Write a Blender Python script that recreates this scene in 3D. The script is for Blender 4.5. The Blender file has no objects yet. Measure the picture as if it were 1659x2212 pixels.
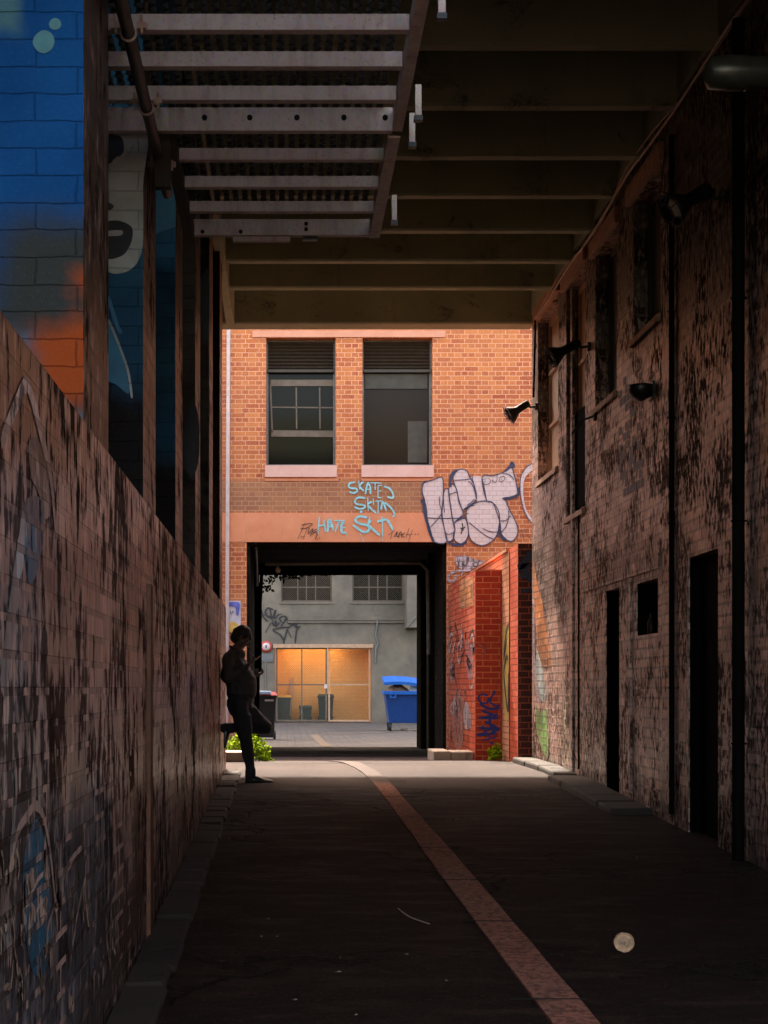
import bpy, bmesh, math, random
from mathutils import Vector, Matrix
R=math.radians
random.seed(7)
scene=bpy.context.scene
COL=scene.collection
F=3400.0; CX=620.0; CY=1486.0     # focal length and vanishing point, in units of a 1659x2212 picture
def P(x,y,Y): return ((x-CX)*Y/F, Y, 1-(y-CY)*Y/F)
def PX(x,y,c):
    Y=F*c/(x-CX); return (c,Y,1-(y-CY)*Y/F)
def gz(y):
    pts=[(-200,-.6),(0,-.6),(18.7,-.002),(21,0.0),(24,-.10),(27,-.165),(31.5,-.185),(60,-.15),(300,-.15)]
    if y<=pts[0][0]: return pts[0][1]
    for (a,b),(c,d) in zip(pts,pts[1:]):
        if y<=c: return b+(d-b)*(y-a)/(c-a)
    return pts[-1][1]
# ---------------------------------------------------------------- mesh builder
class MB:
    def __init__(s): s.v=[]; s.f=[]; s.sm=[]
    def add(s,vs,fs,smooth=False):
        n=len(s.v); s.v+= [tuple(v) for v in vs]
        for f in fs: s.f.append([n+i for i in f]); s.sm.append(smooth)
    def quad(s,a,b,c,d): s.add([a,b,c,d],[(0,1,2,3)])
    def box(s,x0,x1,y0,y1,z0,z1,M=None):
        vs=[Vector((x,y,z)) for x in (x0,x1) for y in (y0,y1) for z in (z0,z1)]
        if M: vs=[M@v for v in vs]
        s.add(vs,[(0,1,3,2),(4,6,7,5),(0,4,5,1),(2,3,7,6),(0,2,6,4),(1,5,7,3)])
    def cyl(s,a,b,r,r2=None,n=12,cap=True,smooth=True):
        a=Vector(a); b=Vector(b); r2=r if r2 is None else r2
        d=(b-a).normalized(); u=d.orthogonal().normalized(); w=d.cross(u)
        vs=[]
        for p,q in ((a,r),(b,r2)):
            for i in range(n):
                t=2*math.pi*i/n; vs.append(p+u*math.cos(t)*q+w*math.sin(t)*q)
        s.add(vs,[(i,(i+1)%n,n+(i+1)%n,n+i) for i in range(n)],smooth)
        if cap:
            s.add(vs[:n],[tuple(range(n))[::-1]]); s.add(vs[n:],[tuple(range(n))])
    def tube(s,pts,r,n=8,smooth=True):
        pts=[Vector(p) for p in pts]; rings=[]; u=None
        for i,p in enumerate(pts):
            d=(pts[min(i+1,len(pts)-1)]-pts[max(i-1,0)]).normalized()
            if u is None: u=d.orthogonal().normalized()
            else: u=(u-d*u.dot(d)).normalized()
            w=d.cross(u); rr=r[i] if isinstance(r,(list,tuple)) else r
            rings.append([p+u*math.cos(2*math.pi*k/n)*rr+w*math.sin(2*math.pi*k/n)*rr for k in range(n)])
        vs=[v for g in rings for v in g]; fs=[]
        for i in range(len(rings)-1):
            for k in range(n): fs.append((i*n+k,i*n+(k+1)%n,(i+1)*n+(k+1)%n,(i+1)*n+k))
        s.add(vs,fs,smooth); s.add(rings[0],[tuple(range(n))[::-1]]); s.add(rings[-1],[tuple(range(n))])
    def torus(s,c,axis,Rr,r,n=24,m=6):
        c=Vector(c); a=Vector(axis).normalized(); u=a.orthogonal().normalized(); w=a.cross(u); vs=[]; fs=[]
        for i in range(n):
            t=2*math.pi*i/n; d=u*math.cos(t)+w*math.sin(t)
            for k in range(m):
                q=2*math.pi*k/m; vs.append(c+d*(Rr+r*math.cos(q))+a*r*math.sin(q))
        for i in range(n):
            for k in range(m): fs.append((i*m+k,((i+1)%n)*m+k,((i+1)%n)*m+(k+1)%m,i*m+(k+1)%m))
        s.add(vs,fs,True)
    def lathe(s,c,axis,prof,n=20,smooth=True):
        c=Vector(c); a=Vector(axis).normalized(); u=a.orthogonal().normalized(); w=a.cross(u); vs=[]
        for (r,h) in prof:
            for i in range(n):
                t=2*math.pi*i/n; vs.append(c+a*h+(u*math.cos(t)+w*math.sin(t))*r)
        fs=[(j*n+i,j*n+(i+1)%n,(j+1)*n+(i+1)%n,(j+1)*n+i) for j in range(len(prof)-1) for i in range(n)]
        s.add(vs,fs,smooth)
    def poly(s,pts): s.add(pts,[tuple(range(len(pts)))])
    def build(s,name,mat,parent=None,bevel=0):
        off=Vector((0,0,0))
        if parent:
            q=parent
            while q: off+=q.location; q=q.parent
        me=bpy.data.meshes.new(name)
        me.from_pydata([tuple(Vector(v)-off) for v in s.v],[],s.f); me.update()
        uv=me.uv_layers.new(name='uv'); co=[Vector(v) for v in s.v]
        for p in me.polygons:
            p.use_smooth=s.sm[p.index]
            n=p.normal; ax=max(range(3),key=lambda i:abs(n[i]))
            for li in p.loop_indices:
                c=co[me.loops[li].vertex_index]
                uv.data[li].uv=((c.y,c.z) if ax==0 else (c.x,c.z) if ax==1 else (c.x,c.y))
        me.materials.append(mat)
        o=bpy.data.objects.new(name,me); COL.objects.link(o)
        if parent: o.parent=parent
        if bevel:
            m=o.modifiers.new('bevel','BEVEL'); m.width=bevel; m.segments=2; m.limit_method='ANGLE'
        return o
def tag(o,label=None,cat=None,group=None,kind=None):
    if label: o['label']=label
    if cat: o['category']=cat
    if group: o['group']=group
    if kind: o['kind']=kind
    return o
def thing(name,loc,label,cat,group=None):
    o=bpy.data.objects.new(name,None); COL.objects.link(o); o.location=loc; o.empty_display_size=.1
    return tag(o,label,cat,group)
def wall(mb,ax,c,back,u0,u1,v0,v1,holes):
    """slab whose front lies at ax=c and back at ax=back, spanning u (other horizontal axis) and v (z), with rectangular holes"""
    us=sorted(set([u0,u1]+[h for q in holes for h in q[:2]])); vs=sorted(set([v0,v1]+[h for q in holes for h in q[2:4]]))
    def pt(a,u,v): return (a,u,v) if ax=='x' else (u,a,v)
    def solid(i,j):
        if i<0 or j<0 or i>=len(us)-1 or j>=len(vs)-1: return False
        um=(us[i]+us[i+1])/2; vm=(vs[j]+vs[j+1])/2
        return not any(h[0]<um<h[1] and h[2]<vm<h[3] for h in holes)
    for i in range(len(us)-1):
        for j in range(len(vs)-1):
            if not solid(i,j): continue
            a,b,d,e=us[i],us[i+1],vs[j],vs[j+1]
            mb.quad(pt(c,a,d),pt(c,b,d),pt(c,b,e),pt(c,a,e))
            mb.quad(pt(back,a,d),pt(back,a,e),pt(back,b,e),pt(back,b,d))
            if not solid(i-1,j): mb.quad(pt(c,a,d),pt(back,a,d),pt(back,a,e),pt(c,a,e))
            if not solid(i+1,j): mb.quad(pt(c,b,d),pt(c,b,e),pt(back,b,e),pt(back,b,d))
            if not solid(i,j-1): mb.quad(pt(c,a,d),pt(c,b,d),pt(back,b,d),pt(back,a,d))
            if not solid(i,j+1): mb.quad(pt(c,a,e),pt(back,a,e),pt(back,b,e),pt(c,b,e))
def smooth_path(pts,closed=False,k=5):
    n=len(pts); out=[]
    rng=range(n if closed else n-1)
    g=(lambda i:pts[i%n]) if closed else (lambda i:pts[max(0,min(n-1,i))])
    for i in rng:
        p0,p1,p2,p3=g(i-1),g(i),g(i+1),g(i+2)
        for j in range(k):
            t=j/k
            out.append(tuple(.5*((2*p1[q])+(-p0[q]+p2[q])*t+(2*p0[q]-5*p1[q]+4*p2[q]-p3[q])*t*t+(-p0[q]+3*p1[q]-3*p2[q]+p3[q])*t**3) for q in range(len(p1))))
    if not closed: out.append(pts[-1])
    return out
def ribbon(mb,pts,w,nrm,closed=False,taper=True):
    """flat painted stroke: pts are 3D points in a plane with normal nrm"""
    pts=[Vector(p) for p in pts]; N=Vector(nrm); n=len(pts); L=[];Rr=[]
    for i,p in enumerate(pts):
        a=pts[(i-1)%n] if closed else pts[max(i-1,0)]; b=pts[(i+1)%n] if closed else pts[min(i+1,n-1)]
        d=(b-a); d=d.normalized() if d.length>1e-6 else Vector((0,0,1)); q=d.cross(N)*w*.5
        if taper and not closed and i in (0,n-1): q*=.55
        q*=(0.9+0.2*random.random())
        L.append(p+q); Rr.append(p-q)
    m=n if closed else n-1
    mb.add(L+Rr,[(i,(i+1)%n,n+(i+1)%n,n+i) for i in range(m)])
# ---------------------------------------------------------------- materials
class NT:
    def __init__(s,name):
        m=bpy.data.materials.new(name); m.use_nodes=True; s.m=m; s.t=m.node_tree; s.n=s.t.nodes; s.l=s.t.links
        s.b=s.n['Principled BSDF']; s.uvn=None
    def N(s,typ,**k):
        nd=s.n.new(typ)
        for a,b in k.items(): setattr(nd,a,b)
        return nd
    def L(s,a,b): s.l.new(a,b)
    def uv(s):
        if not s.uvn: s.uvn=s.N('ShaderNodeUVMap').outputs[0]
        return s.uvn
    def obj(s):
        return s.N('ShaderNodeTexCoord').outputs['Object']
    def geo(s): return s.N('ShaderNodeNewGeometry').outputs['Position']
    def scale(s,vec,sc,loc=(0,0,0)):
        m=s.N('ShaderNodeMapping'); s.L(vec,m.inputs[0]); m.inputs['Scale'].default_value=sc; m.inputs['Location'].default_value=loc; return m.outputs[0]
    def noise(s,vec,sc,det=4,rough=.55,dist=0):
        n=s.N('ShaderNodeTexNoise'); s.L(vec,n.inputs['Vector']); n.inputs['Scale'].default_value=sc; n.inputs['Detail'].default_value=det
        n.inputs['Roughness'].default_value=rough; n.inputs['Distortion'].default_value=dist; return n.outputs['Fac']
    def ramp(s,fac,stops,interp='LINEAR'):
        r=s.N('ShaderNodeValToRGB'); s.L(fac,r.inputs[0]); cr=r.color_ramp; cr.interpolation=interp
        while len(cr.elements)<len(stops): cr.elements.new(.5)
        for e,(p,c) in zip(cr.elements,stops):
            e.position=p; e.color=(c,c,c,1) if isinstance(c,(int,float)) else (*c,1)
        return r.outputs[0]
    def mix(s,fac,a,b,mode='MIX'):
        m=s.N('ShaderNodeMix',data_type='RGBA',blend_type=mode)
        for sock,v in ((m.inputs[0],fac),(m.inputs[6],a),(m.inputs[7],b)):
            if hasattr(v,'links'): s.L(v,sock)
            elif isinstance(v,(int,float)): sock.default_value=v
            else: sock.default_value=(*v,1)
        return m.outputs[2]
    def math(s,op,a,b=0.0,c=None,clamp=False):
        m=s.N('ShaderNodeMath',operation=op,use_clamp=clamp)
        for i,v in enumerate((a,b)+((c,) if c is not None else ())):
            if hasattr(v,'links'): s.L(v,m.inputs[i])
            else: m.inputs[i].default_value=v
        return m.outputs[0]
    def sep(s,vec):
        q=s.N('ShaderNodeSeparateXYZ'); s.L(vec,q.inputs[0]); return q.outputs
    def step(s,val,a,b):
        m=s.N('ShaderNodeMapRange',interpolation_type='SMOOTHSTEP'); s.L(val,m.inputs[0]); m.inputs[1].default_value=a; m.inputs[2].default_value=b; return m.outputs[0]
    def brick(s,vec,bw,rh,mortar,c1,c2,cm,off=.5,sq=1,sf=2,smooth=.1,bias=0):
        b=s.N('ShaderNodeTexBrick'); s.L(vec,b.inputs['Vector']); b.offset=off; b.squash=sq; b.squash_frequency=sf
        for k,v in (('Color1',c1),('Color2',c2),('Mortar',cm)):
            if hasattr(v,'links'): s.L(v,b.inputs[k])
            else: b.inputs[k].default_value=(*v,1)
        b.inputs['Scale'].default_value=1; b.inputs['Mortar Size'].default_value=mortar; b.inputs['Mortar Smooth'].default_value=smooth
        b.inputs['Bias'].default_value=bias; b.inputs['Brick Width'].default_value=bw; b.inputs['Row Height'].default_value=rh
        return b.outputs['Color'],b.outputs['Fac']
    def bump(s,h,strength=.5,dist=.01,prev=None):
        b=s.N('ShaderNodeBump'); s.L(h,b.inputs['Height']); b.inputs['Strength'].default_value=strength; b.inputs['Distance'].default_value=dist
        if prev is not None: s.L(prev,b.inputs['Normal'])
        return b.outputs[0]
    def out(s,color=None,rough=None,normal=None,metal=None,spec=None,**kw):
        for sock,v in (('Base Color',color),('Roughness',rough),('Normal',normal),('Metallic',metal),('Specular IOR Level',spec)):
            if v is None: continue
            i=s.b.inputs[sock]
            if hasattr(v,'links'): s.L(v,i)
            elif isinstance(v,(int,float)): i.default_value=v
            else: i.default_value=(*v,1)
        return s.m
def simple(name,col,rough=.6,metal=0,var=.25,ns=8,bump=.15,spec=.5):
    t=NT(name); p=t.geo(); n=t.noise(p,ns,5,.6); n2=t.noise(p,ns*7,3)
    c=t.mix(t.math('MULTIPLY',t.ramp(n,[(.3,0),(.7,1)]),1),tuple(q*(1-var) for q in col),tuple(min(1,q*(1+var)) for q in col))
    nm=t.bump(t.math('ADD',n2,n),bump,.004)
    return t.out(c,rough,nm,metal,spec)
M={}
SUN_EL=60; SUN_ROT=-6; SUN=2.0; SUN_ANG=2.5; SKY=.15; EXPO=3.35; EM=5.0
def mortarize(t,bumpfac,extra,bs=.8,bd=.008):
    h=t.math('SUBTRACT',1.0,bumpfac); h=t.math('ADD',h,t.math('MULTIPLY',extra,.35)); return t.bump(h,bs,bd)
# orange facade brickwork
def m_facade():
    t=NT('orange_brick'); u=t.uv()
    w=t.noise(u,9,2); wob=t.N('ShaderNodeVectorMath',operation='MULTIPLY_ADD')
    cc=t.N('ShaderNodeCombineXYZ'); t.L(w,cc.inputs[0]); t.L(t.noise(u,13,2),cc.inputs[1]); t.L(cc.outputs[0],wob.inputs[0]); wob.inputs[1].default_value=(.016,.012,0); t.L(u,wob.inputs[2]); v=wob.outputs[0]
    big=t.noise(u,1.1,4); fine=t.noise(u,34,4,.7)
    col,fac=t.brick(v,.235,.0795,.0075,(.34,.055,.010),(.55,.165,.035),(.72,.36,.20),sq=.5,sf=2,smooth=.3)
    col=t.mix(t.ramp(big,[(.38,0),(.62,.55)]),col,t.mix(.45,col,(.60,.24,.075)))
    col=t.mix(t.ramp(fine,[(.50,0),(.66,.45)]),col,(.68,.34,.17)); col=t.mix(t.ramp(t.noise(t.scale(u,(7,.9,1)),1.3,5,.7),[(.56,0),(.74,.35)]),col,(.25,.09,.03))
    z=t.sep(t.geo())[2]
    grey=t.math('MULTIPLY',t.math('MULTIPLY',t.step(z,3.98,4.05),t.math('SUBTRACT',1,t.step(z,4.5,4.62))),.5)
    x=t.sep(t.geo())[0]; grey=t.math('MULTIPLY',grey,t.math('SUBTRACT',1,t.step(x,2.3,2.6)))
    col=t.mix(grey,col,(.24,.15,.08))
    low=t.math('MULTIPLY',t.math('SUBTRACT',1,t.step(z,.3,3.5)),.45); col=t.mix(t.math('MULTIPLY',low,t.ramp(big,[(.4,0),(.6,1)])),col,(.8,.48,.34))
    return t.out(col,.75,mortarize(t,fac,fine,.7,.008))
M['facade']=m_facade()
def m_render(name,a,b,rough=.7,sc=2.5,dirt=(.3,.14,.07)):
    t=NT(name); p=t.geo(); n=t.noise(p,sc,6,.65); f=t.noise(p,30,4,.7)
    c=t.mix(t.ramp(n,[(.35,0),(.65,1)]),a,b); c=t.mix(t.ramp(t.noise(t.scale(p,(6,6,.8)),1.6,5,.7),[(.58,0),(.8,.6)]),c,dirt)
    return t.out(c,rough,t.bump(f,.25,.004))
M['salmon']=m_render('salmon_render',(.66,.235,.10),(.74,.30,.15))
M['pinktrim']=m_render('pink_render',(.66,.38,.29),(.72,.45,.36)); M['headtrim']=m_render('salmon_trim',(.58,.25,.15),(.62,.29,.18))
M['paleroof']=m_render('grey_render',(.33,.30,.25),(.22,.20,.17),.8,1.2,(.10,.09,.07))
M['courtwall']=m_render('court_render',(.20,.165,.115),(.11,.092,.066),.8,1.0,(.13,.12,.10))
def m_concrete(name,a,b,rough=.85,holes=True):
    t=NT(name); p=t.geo(); n=t.noise(p,1.3,6,.65); f=t.noise(p,14,6,.7)
    c=t.mix(t.ramp(n,[(.35,0),(.7,1)]),a,b)
    sp=t.ramp(t.noise(t.scale(p,(1.1,1,1.6)),1.7,6,.68,.6),[(.58,0),(.66,1)])       # spalled, honeycombed patches
    pit=t.ramp(t.noise(p,26,5,.75),[(.40,0),(.56,1)])
    dark=t.math('MULTIPLY',sp,t.math('SUBTRACT',1,pit))
    c=t.mix(t.math('MULTIPLY',dark,.75),c,tuple(q*.25 for q in a))
    st=t.ramp(t.noise(t.scale(p,(5,5,.5)),1.3,5,.7),[(.55,0),(.8,.5)]); c=t.mix(st,c,tuple(q*.45 for q in a))
    h=t.math('ADD',t.math('MULTIPLY',f,.3),t.math('MULTIPLY',dark,-1.2))
    return t.out(c,rough,t.bump(h,.7,.02))
M['ceiling']=m_concrete('board_marked_concrete',(.34,.37,.25),(.45,.48,.33))
M['concrete']=m_concrete('pale_concrete',(.30,.25,.21),(.40,.34,.29))
# painted side walls: chalky spray-paint mural over brick, seen at a grazing angle
def m_mural(name,stops,bw,rh,seed,zones,patch=1.0,rough=.42,mort=.013,off=.5,bs=1.0,fx=12,fz=4.0,wear=.525,brk=True):
    t=NT(name); u=t.uv(); us=t.scale(u,(1,1,1),(seed,seed*.7,0)); s=t.sep(u)
    base=t.ramp(t.noise(us,patch*.75,5,.62,1.6),stops)
    rag=t.math('SUBTRACT',t.noise(t.scale(us,(3.2,.55,1)),1.0,5,.65),.5)      # ragged brush and drip edges
    for (color,axis_lo,axis_hi,z_lo,z_hi,amt,ns) in zones:     # painted zones in wall metres
        n=t.math('MULTIPLY',t.math('SUBTRACT',t.noise(us,ns,5,.6),.5),2.4)
        yy=t.math('ADD',s[0],t.math('MULTIPLY',n,1.1)); zz=t.math('ADD',s[1],t.math('ADD',t.math('MULTIPLY',n,.40),t.math('MULTIPLY',rag,1.3)))
        m=t.math('MULTIPLY',t.step(yy,axis_lo-.15,axis_lo+.15),t.math('SUBTRACT',1,t.step(yy,axis_hi-.15,axis_hi+.15)))
        m=t.math('MULTIPLY',m,t.math('MULTIPLY',t.step(zz,z_lo-.05,z_lo+.05),t.math('SUBTRACT',1,t.step(zz,z_hi-.05,z_hi+.05))))
        base=t.mix(t.math('MULTIPLY',m,amt),base,color)
    # wear: streaked chips thresholded against broad patches, so they gather in clumps
    fine=t.noise(t.scale(u,(fx,fz,1),(seed,3,0)),1.0,4,.66); f2=t.noise(t.scale(u,(fx*1.7,fz*.5,1),(seed,9,0)),1.0,5,.7); coarse=t.noise(us,1.15,4,.6,.8)
    val=t.math('ADD',t.math('MULTIPLY',fine,.56),t.math('MULTIPLY',coarse,.44))
    dk=t.mix(.80,base,(.04,.022,.015)); md=t.mix(.42,base,(.16,.085,.055))
    c=t.mix(t.ramp(f2,[(.50,0),(.56,1)]),base,md)
    c=t.mix(t.math('MULTIPLY',t.ramp(val,[(wear-.004,0),(wear+.014,1)]),.97),c,dk)
    c=t.mix(t.math('MULTIPLY',t.ramp(t.math('ADD',fine,t.math('MULTIPLY',f2,.5)),[(.63,1),(.69,0)]),.75),c,t.mix(.7,base,(.97,.74,.64)))  # pale streaks: specular glints painted into the wall colour
    c=t.mix(t.math('MULTIPLY',t.ramp(t.noise(t.scale(us,(.55,.8,1),(7,2,0)),1.0,4,.6,1.0),[(.53,0),(.60,1)]),.6),c,t.mix(.8,c,(.03,.018,.013)))
    if brk:
        vb=t.scale(u,(1,1,1),(seed*.13,0,0))
        col,fac=t.brick(vb,bw,rh,mort,(.58,.56,.55),(1,1,1),(1,1,1),off=off,smooth=.15)
        c=t.mix(1.0,c,col,'MULTIPLY')
        dash=t.ramp(t.noise(t.scale(us,(5,1,1)),1.0,4,.7),[(.52,0),(.58,1)])
        low=t.math('SUBTRACT',1,t.step(s[1],.9,1.5))  # joints below eye level painted paler, like lit top edges
        c=t.mix(t.math('MULTIPLY',fac,.85),c,t.mix(t.math('MULTIPLY',dash,t.math('ADD',.25,t.math('MULTIPLY',low,.7))),t.mix(.75,c,(.025,.016,.012)),(.70,.50,.42)))
        micro=t.bump(fine,.6,.012); nm=t.bump(t.math('SUBTRACT',1.0,fac),bs,.010,micro)
    else: nm=t.bump(fine,.6,.012)
    dm=t.ramp(val,[(wear-.02,0),(wear+.02,1)])
    return t.out(c,t.math('ADD',rough,t.math('MULTIPLY',dm,.6)),nm,None,t.math('SUBTRACT',.8,t.math('MULTIPLY',dm,.75)))
PK=(.90,.61,.50); BR=(.42,.23,.155); DK=(.05,.038,.034); BL=(.04,.13,.22); GY=(.40,.38,.37); OR=(.62,.20,.08)
M['left_mural']=m_mural('painted_left_brick',[(.28,DK),(.36,BR),(.42,PK),(.50,(.66,.42,.33)),(.58,PK),(.66,BR),(.74,GY)],.30,.099,3.1,
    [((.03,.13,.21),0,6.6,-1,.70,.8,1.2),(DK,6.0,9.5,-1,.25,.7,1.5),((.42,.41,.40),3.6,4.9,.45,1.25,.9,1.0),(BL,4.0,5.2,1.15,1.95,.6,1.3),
     ((.16,.09,.05),3.0,6.0,1.62,2.6,.9,1.6),((.36,.13,.06),7.3,8.2,-.2,1.6,.6,1.0),(OR,13.2,30,-.5,2.4,.6,.8),((.08,.05,.04),6.8,19,-1,.10,.8,1.4)],.9,.30)  # far-end orange zone paints in the facade's warm sheen
M['right_mural']=m_mural('painted_right_brick',[(.28,DK),(.34,BR),(.40,PK),(.50,(.68,.44,.34)),(.60,PK),(.70,BR)],.24,.091,9.7,
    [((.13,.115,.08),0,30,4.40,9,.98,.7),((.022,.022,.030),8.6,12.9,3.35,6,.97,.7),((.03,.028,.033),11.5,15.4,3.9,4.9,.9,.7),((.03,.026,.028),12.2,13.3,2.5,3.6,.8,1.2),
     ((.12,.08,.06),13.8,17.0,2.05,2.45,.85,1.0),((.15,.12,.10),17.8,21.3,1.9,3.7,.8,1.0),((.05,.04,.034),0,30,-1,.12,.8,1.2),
     ((.62,.28,.14),15.5,18.4,1.2,2.4,.5,.9),((.52,.50,.34),16.2,19,0,.9,.5,.9)],.8,.32,fx=20.0,fz=7.5,wear=.524)
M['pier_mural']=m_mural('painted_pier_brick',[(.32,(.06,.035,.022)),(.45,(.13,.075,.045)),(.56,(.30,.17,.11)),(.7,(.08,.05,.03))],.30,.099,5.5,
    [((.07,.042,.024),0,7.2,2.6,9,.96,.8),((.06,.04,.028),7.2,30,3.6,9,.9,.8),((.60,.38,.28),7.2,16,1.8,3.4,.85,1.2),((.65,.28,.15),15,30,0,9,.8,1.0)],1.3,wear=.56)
def wallpaint(name,c,seed,wear=.58,fx=9,bw=.3,rh=.099): return m_mural(name,[(.3,tuple(q*.85 for q in c)),(.6,c),(.8,tuple(min(1,q*1.15) for q in c))],bw,rh,seed,[],1.5,wear=wear,fx=fx)
def m_fin(name,stops,zones,sc=.9,seed=0.,bright=1.0):
    t=NT(name); u=t.uv(); us=t.scale(u,(1,1,1),(seed,seed,0)); n=t.noise(us,sc,4,.55,.8)
    base=t.ramp(n,stops); s=t.sep(u)
    for (color,x0,x1,z0,z1,soft,ns) in zones:
        nn=t.math('MULTIPLY',t.math('SUBTRACT',t.noise(us,ns,4,.6),.5),.5)
        xx=t.math('ADD',s[0],nn); zz=t.math('ADD',s[1],nn)
        m=t.math('MULTIPLY',t.step(xx,x0-soft,x0+soft),t.math('SUBTRACT',1,t.step(xx,x1-soft,x1+soft)))
        m=t.math('MULTIPLY',m,t.math('MULTIPLY',t.step(zz,z0-soft,z0+soft),t.math('SUBTRACT',1,t.step(zz,z1-soft,z1+soft))))
        base=t.mix(m,base,color)
    wobn=t.noise(u,6,3); f=t.noise(us,60,4,.7)
    wq=t.N('ShaderNodeVectorMath',operation='MULTIPLY_ADD'); cq=t.N('ShaderNodeCombineXYZ'); t.L(t.noise(u,5,3),cq.inputs[0]); t.L(t.noise(u,7,3),cq.inputs[1]); t.L(cq.outputs[0],wq.inputs[0]); wq.inputs[1].default_value=(.03,.022,0); t.L(u,wq.inputs[2])
    col,fac=t.brick(wq.outputs[0],.30,.099,.006,(.93,.93,.93),(1,1,1),(.74,.74,.76),smooth=1.0)
    c=t.mix(1,base,col,'MULTIPLY'); c=t.mix(t.math('MULTIPLY',t.ramp(f,[(.55,0),(.75,1)]),.08),c,(.2,.3,.4))
    h=t.math('ADD',t.math('MULTIPLY',t.math('SUBTRACT',1,fac),.45),t.math('ADD',t.math('MULTIPLY',wobn,.6),t.math('MULTIPLY',f,.25)))
    return t.out(c,.85,t.bump(h,.8,.012),None,.12)
BB=(.002,.045,.155); B2=(.005,.070,.215)
M['fin_blue']=m_fin('blue_mural_paint',[(.35,BB),(.6,B2)],
    [((.035,.040,.035),-1.05,-.2,1.9,2.72,.12,1.2),((.32,.062,.012),-.90,-.2,2.04,2.36,.07,1.6),((.32,.062,.012),-.80,-.2,2.36,2.50,.06,2.2),((.06,.15,.17),-1.3,-.98,3.36,3.8,.05,1.5),((.05,.13,.19),-1.1,-.92,1.8,2.3,.09,1.5),((.09,.13,.16),-.80,-.2,1.75,2.02,.05,1.5)],1.2)
M['fin_dark']=m_fin('dark_mural_paint',[(.4,(.025,.09,.16)),(.55,(.04,.15,.26)),(.7,(.02,.02,.028))],
    [((.018,.016,.016),-1.2,-.2,1.9,2.55,.12,2.0)],1.2,4)
M['fin_brown']=m_fin('brown_mural_paint',[(.35,(.018,.015,.012)),(.6,(.05,.03,.018)),(.7,(.14,.05,.015))],[],1.2,8)
M['fin_grey']=m_fin('grey_mural_paint',[(.4,(.07,.065,.06)),(.55,(.10,.09,.08)),(.62,(.02,.02,.025)),(.75,(.05,.06,.08))],[],1.0,12)
M['face']=m_fin('grey_green_paint',[(.35,(.36,.43,.41)),(.65,(.66,.74,.71))],[],1.6,2); M['blotch']=simple('pale_green_paint',(.075,.19,.20),.8,var=.35,ns=6,spec=.1)
M['lip']=simple('dark_lip_paint',(.010,.012,.016),.5)
M['eyeblue']=simple('slate_blue_paint',(.03,.05,.08),.5)
M['teeth']=simple('pale_paint',(.5,.5,.48),.5)
M['bluepaint']=simple('teal_blue_paint',(.03,.19,.32),.55,bump=.5,ns=5)
def m_redbrick(name,c1,c2,cm,seed=0,low=None):
    t=NT(name); u=t.uv(); us=t.scale(u,(1,1,1),(seed,0,0)); f=t.noise(us,30,4,.7); b=t.noise(us,1.6,5,.6)
    col,fac=t.brick(us,.24,.088,.009,c1,c2,cm,smooth=.2)
    col=t.mix(t.ramp(b,[(.45,0),(.7,.4)]),col,tuple(q*.55 for q in c1))
    col=t.mix(t.ramp(t.noise(us,7,5,.7),[(.6,0),(.72,.4)]),col,(.75,.30,.16))
    return t.out(col,.6 if seed!=11 else .95,mortarize(t,fac,f,.8,.01),None,.4 if seed!=11 else .05)
M['red1']=m_redbrick('red_painted_brick',(.42,.030,.010),(.56,.060,.018),(.70,.20,.075))
M['red1s']=m_redbrick('bounce_lit_red_brick',(.46,.05,.016),(.62,.15,.06),(.20,.03,.015),3)  # brighter red for side faces, with bounced light in its colour
M['red2']=m_redbrick('tan_brick',(.50,.21,.10),(.58,.30,.16),(.26,.08,.04),5)
M['red3']=m_redbrick('dark_red_brick',(.06,.010,.006),(.11,.016,.010),(.40,.09,.035),7)
M['redf']=m_redbrick('deep_red_brick',(.17,.018,.008),(.26,.03,.012),(.50,.13,.06),9)
def spray(name,col,rough=.55,amt=.6,ns=20):
    """spray paint on brick: thin enough for the joints to print through"""
    t=NT(name); u=t.uv(); f=t.noise(u,ns,4,.7)
    c2,fac=t.brick(u,.235,.0795,.0075,(1,1,1),(.93,.9,.88),(.74,.66,.6),sq=.5,sf=2,smooth=.4)
    c=t.mix(amt,col,t.mix(1,col,c2,'MULTIPLY')); c=t.mix(t.ramp(f,[(.52,0),(.8,.4)]),c,tuple(q*.7 for q in col))
    return t.out(c,rough,mortarize(t,fac,f,.5,.006))
M['g_white']=spray('pinkish_white_spray_paint',(.66,.53,.50),amt=.85)
M['g_navy']=spray('navy_spray_paint',(.035,.04,.09))
M['g_black']=spray('black_spray_paint',(.018,.014,.014))
M['g_cyan']=spray('cyan_spray_paint',(.30,.68,.72),amt=.8,ns=12)
M['g_blue']=spray('blue_spray_paint',(.014,.035,.30))
M['g_pink']=wallpaint('pink_spray_paint',(.62,.13,.14),3,.56,14,.24,.088); M['g_green']=spray('mint_spray_paint',(.25,.55,.33))
M['g_lime']=wallpaint('green_mural_paint',(.26,.60,.13),2,.60,14,.24,.091); M['g_yellow']=simple('mustard_paint',(.42,.30,.07),.6,var=.4,ns=10)
M['g_orange']=wallpaint('orange_mural_paint',(.85,.29,.05),5,.60,14,.24,.091); M['g_pale']=wallpaint('pale_blue_mural_paint',(.55,.72,.68),7,.60,14,.24,.091)
M['g_lil']=wallpaint('pale_lilac_paint',(.68,.56,.60),8,.58,14,.24,.088)
M['g_fire']=wallpaint('bright_orange_paint',(.66,.10,.018),4,.56,14,.24,.088)
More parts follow.
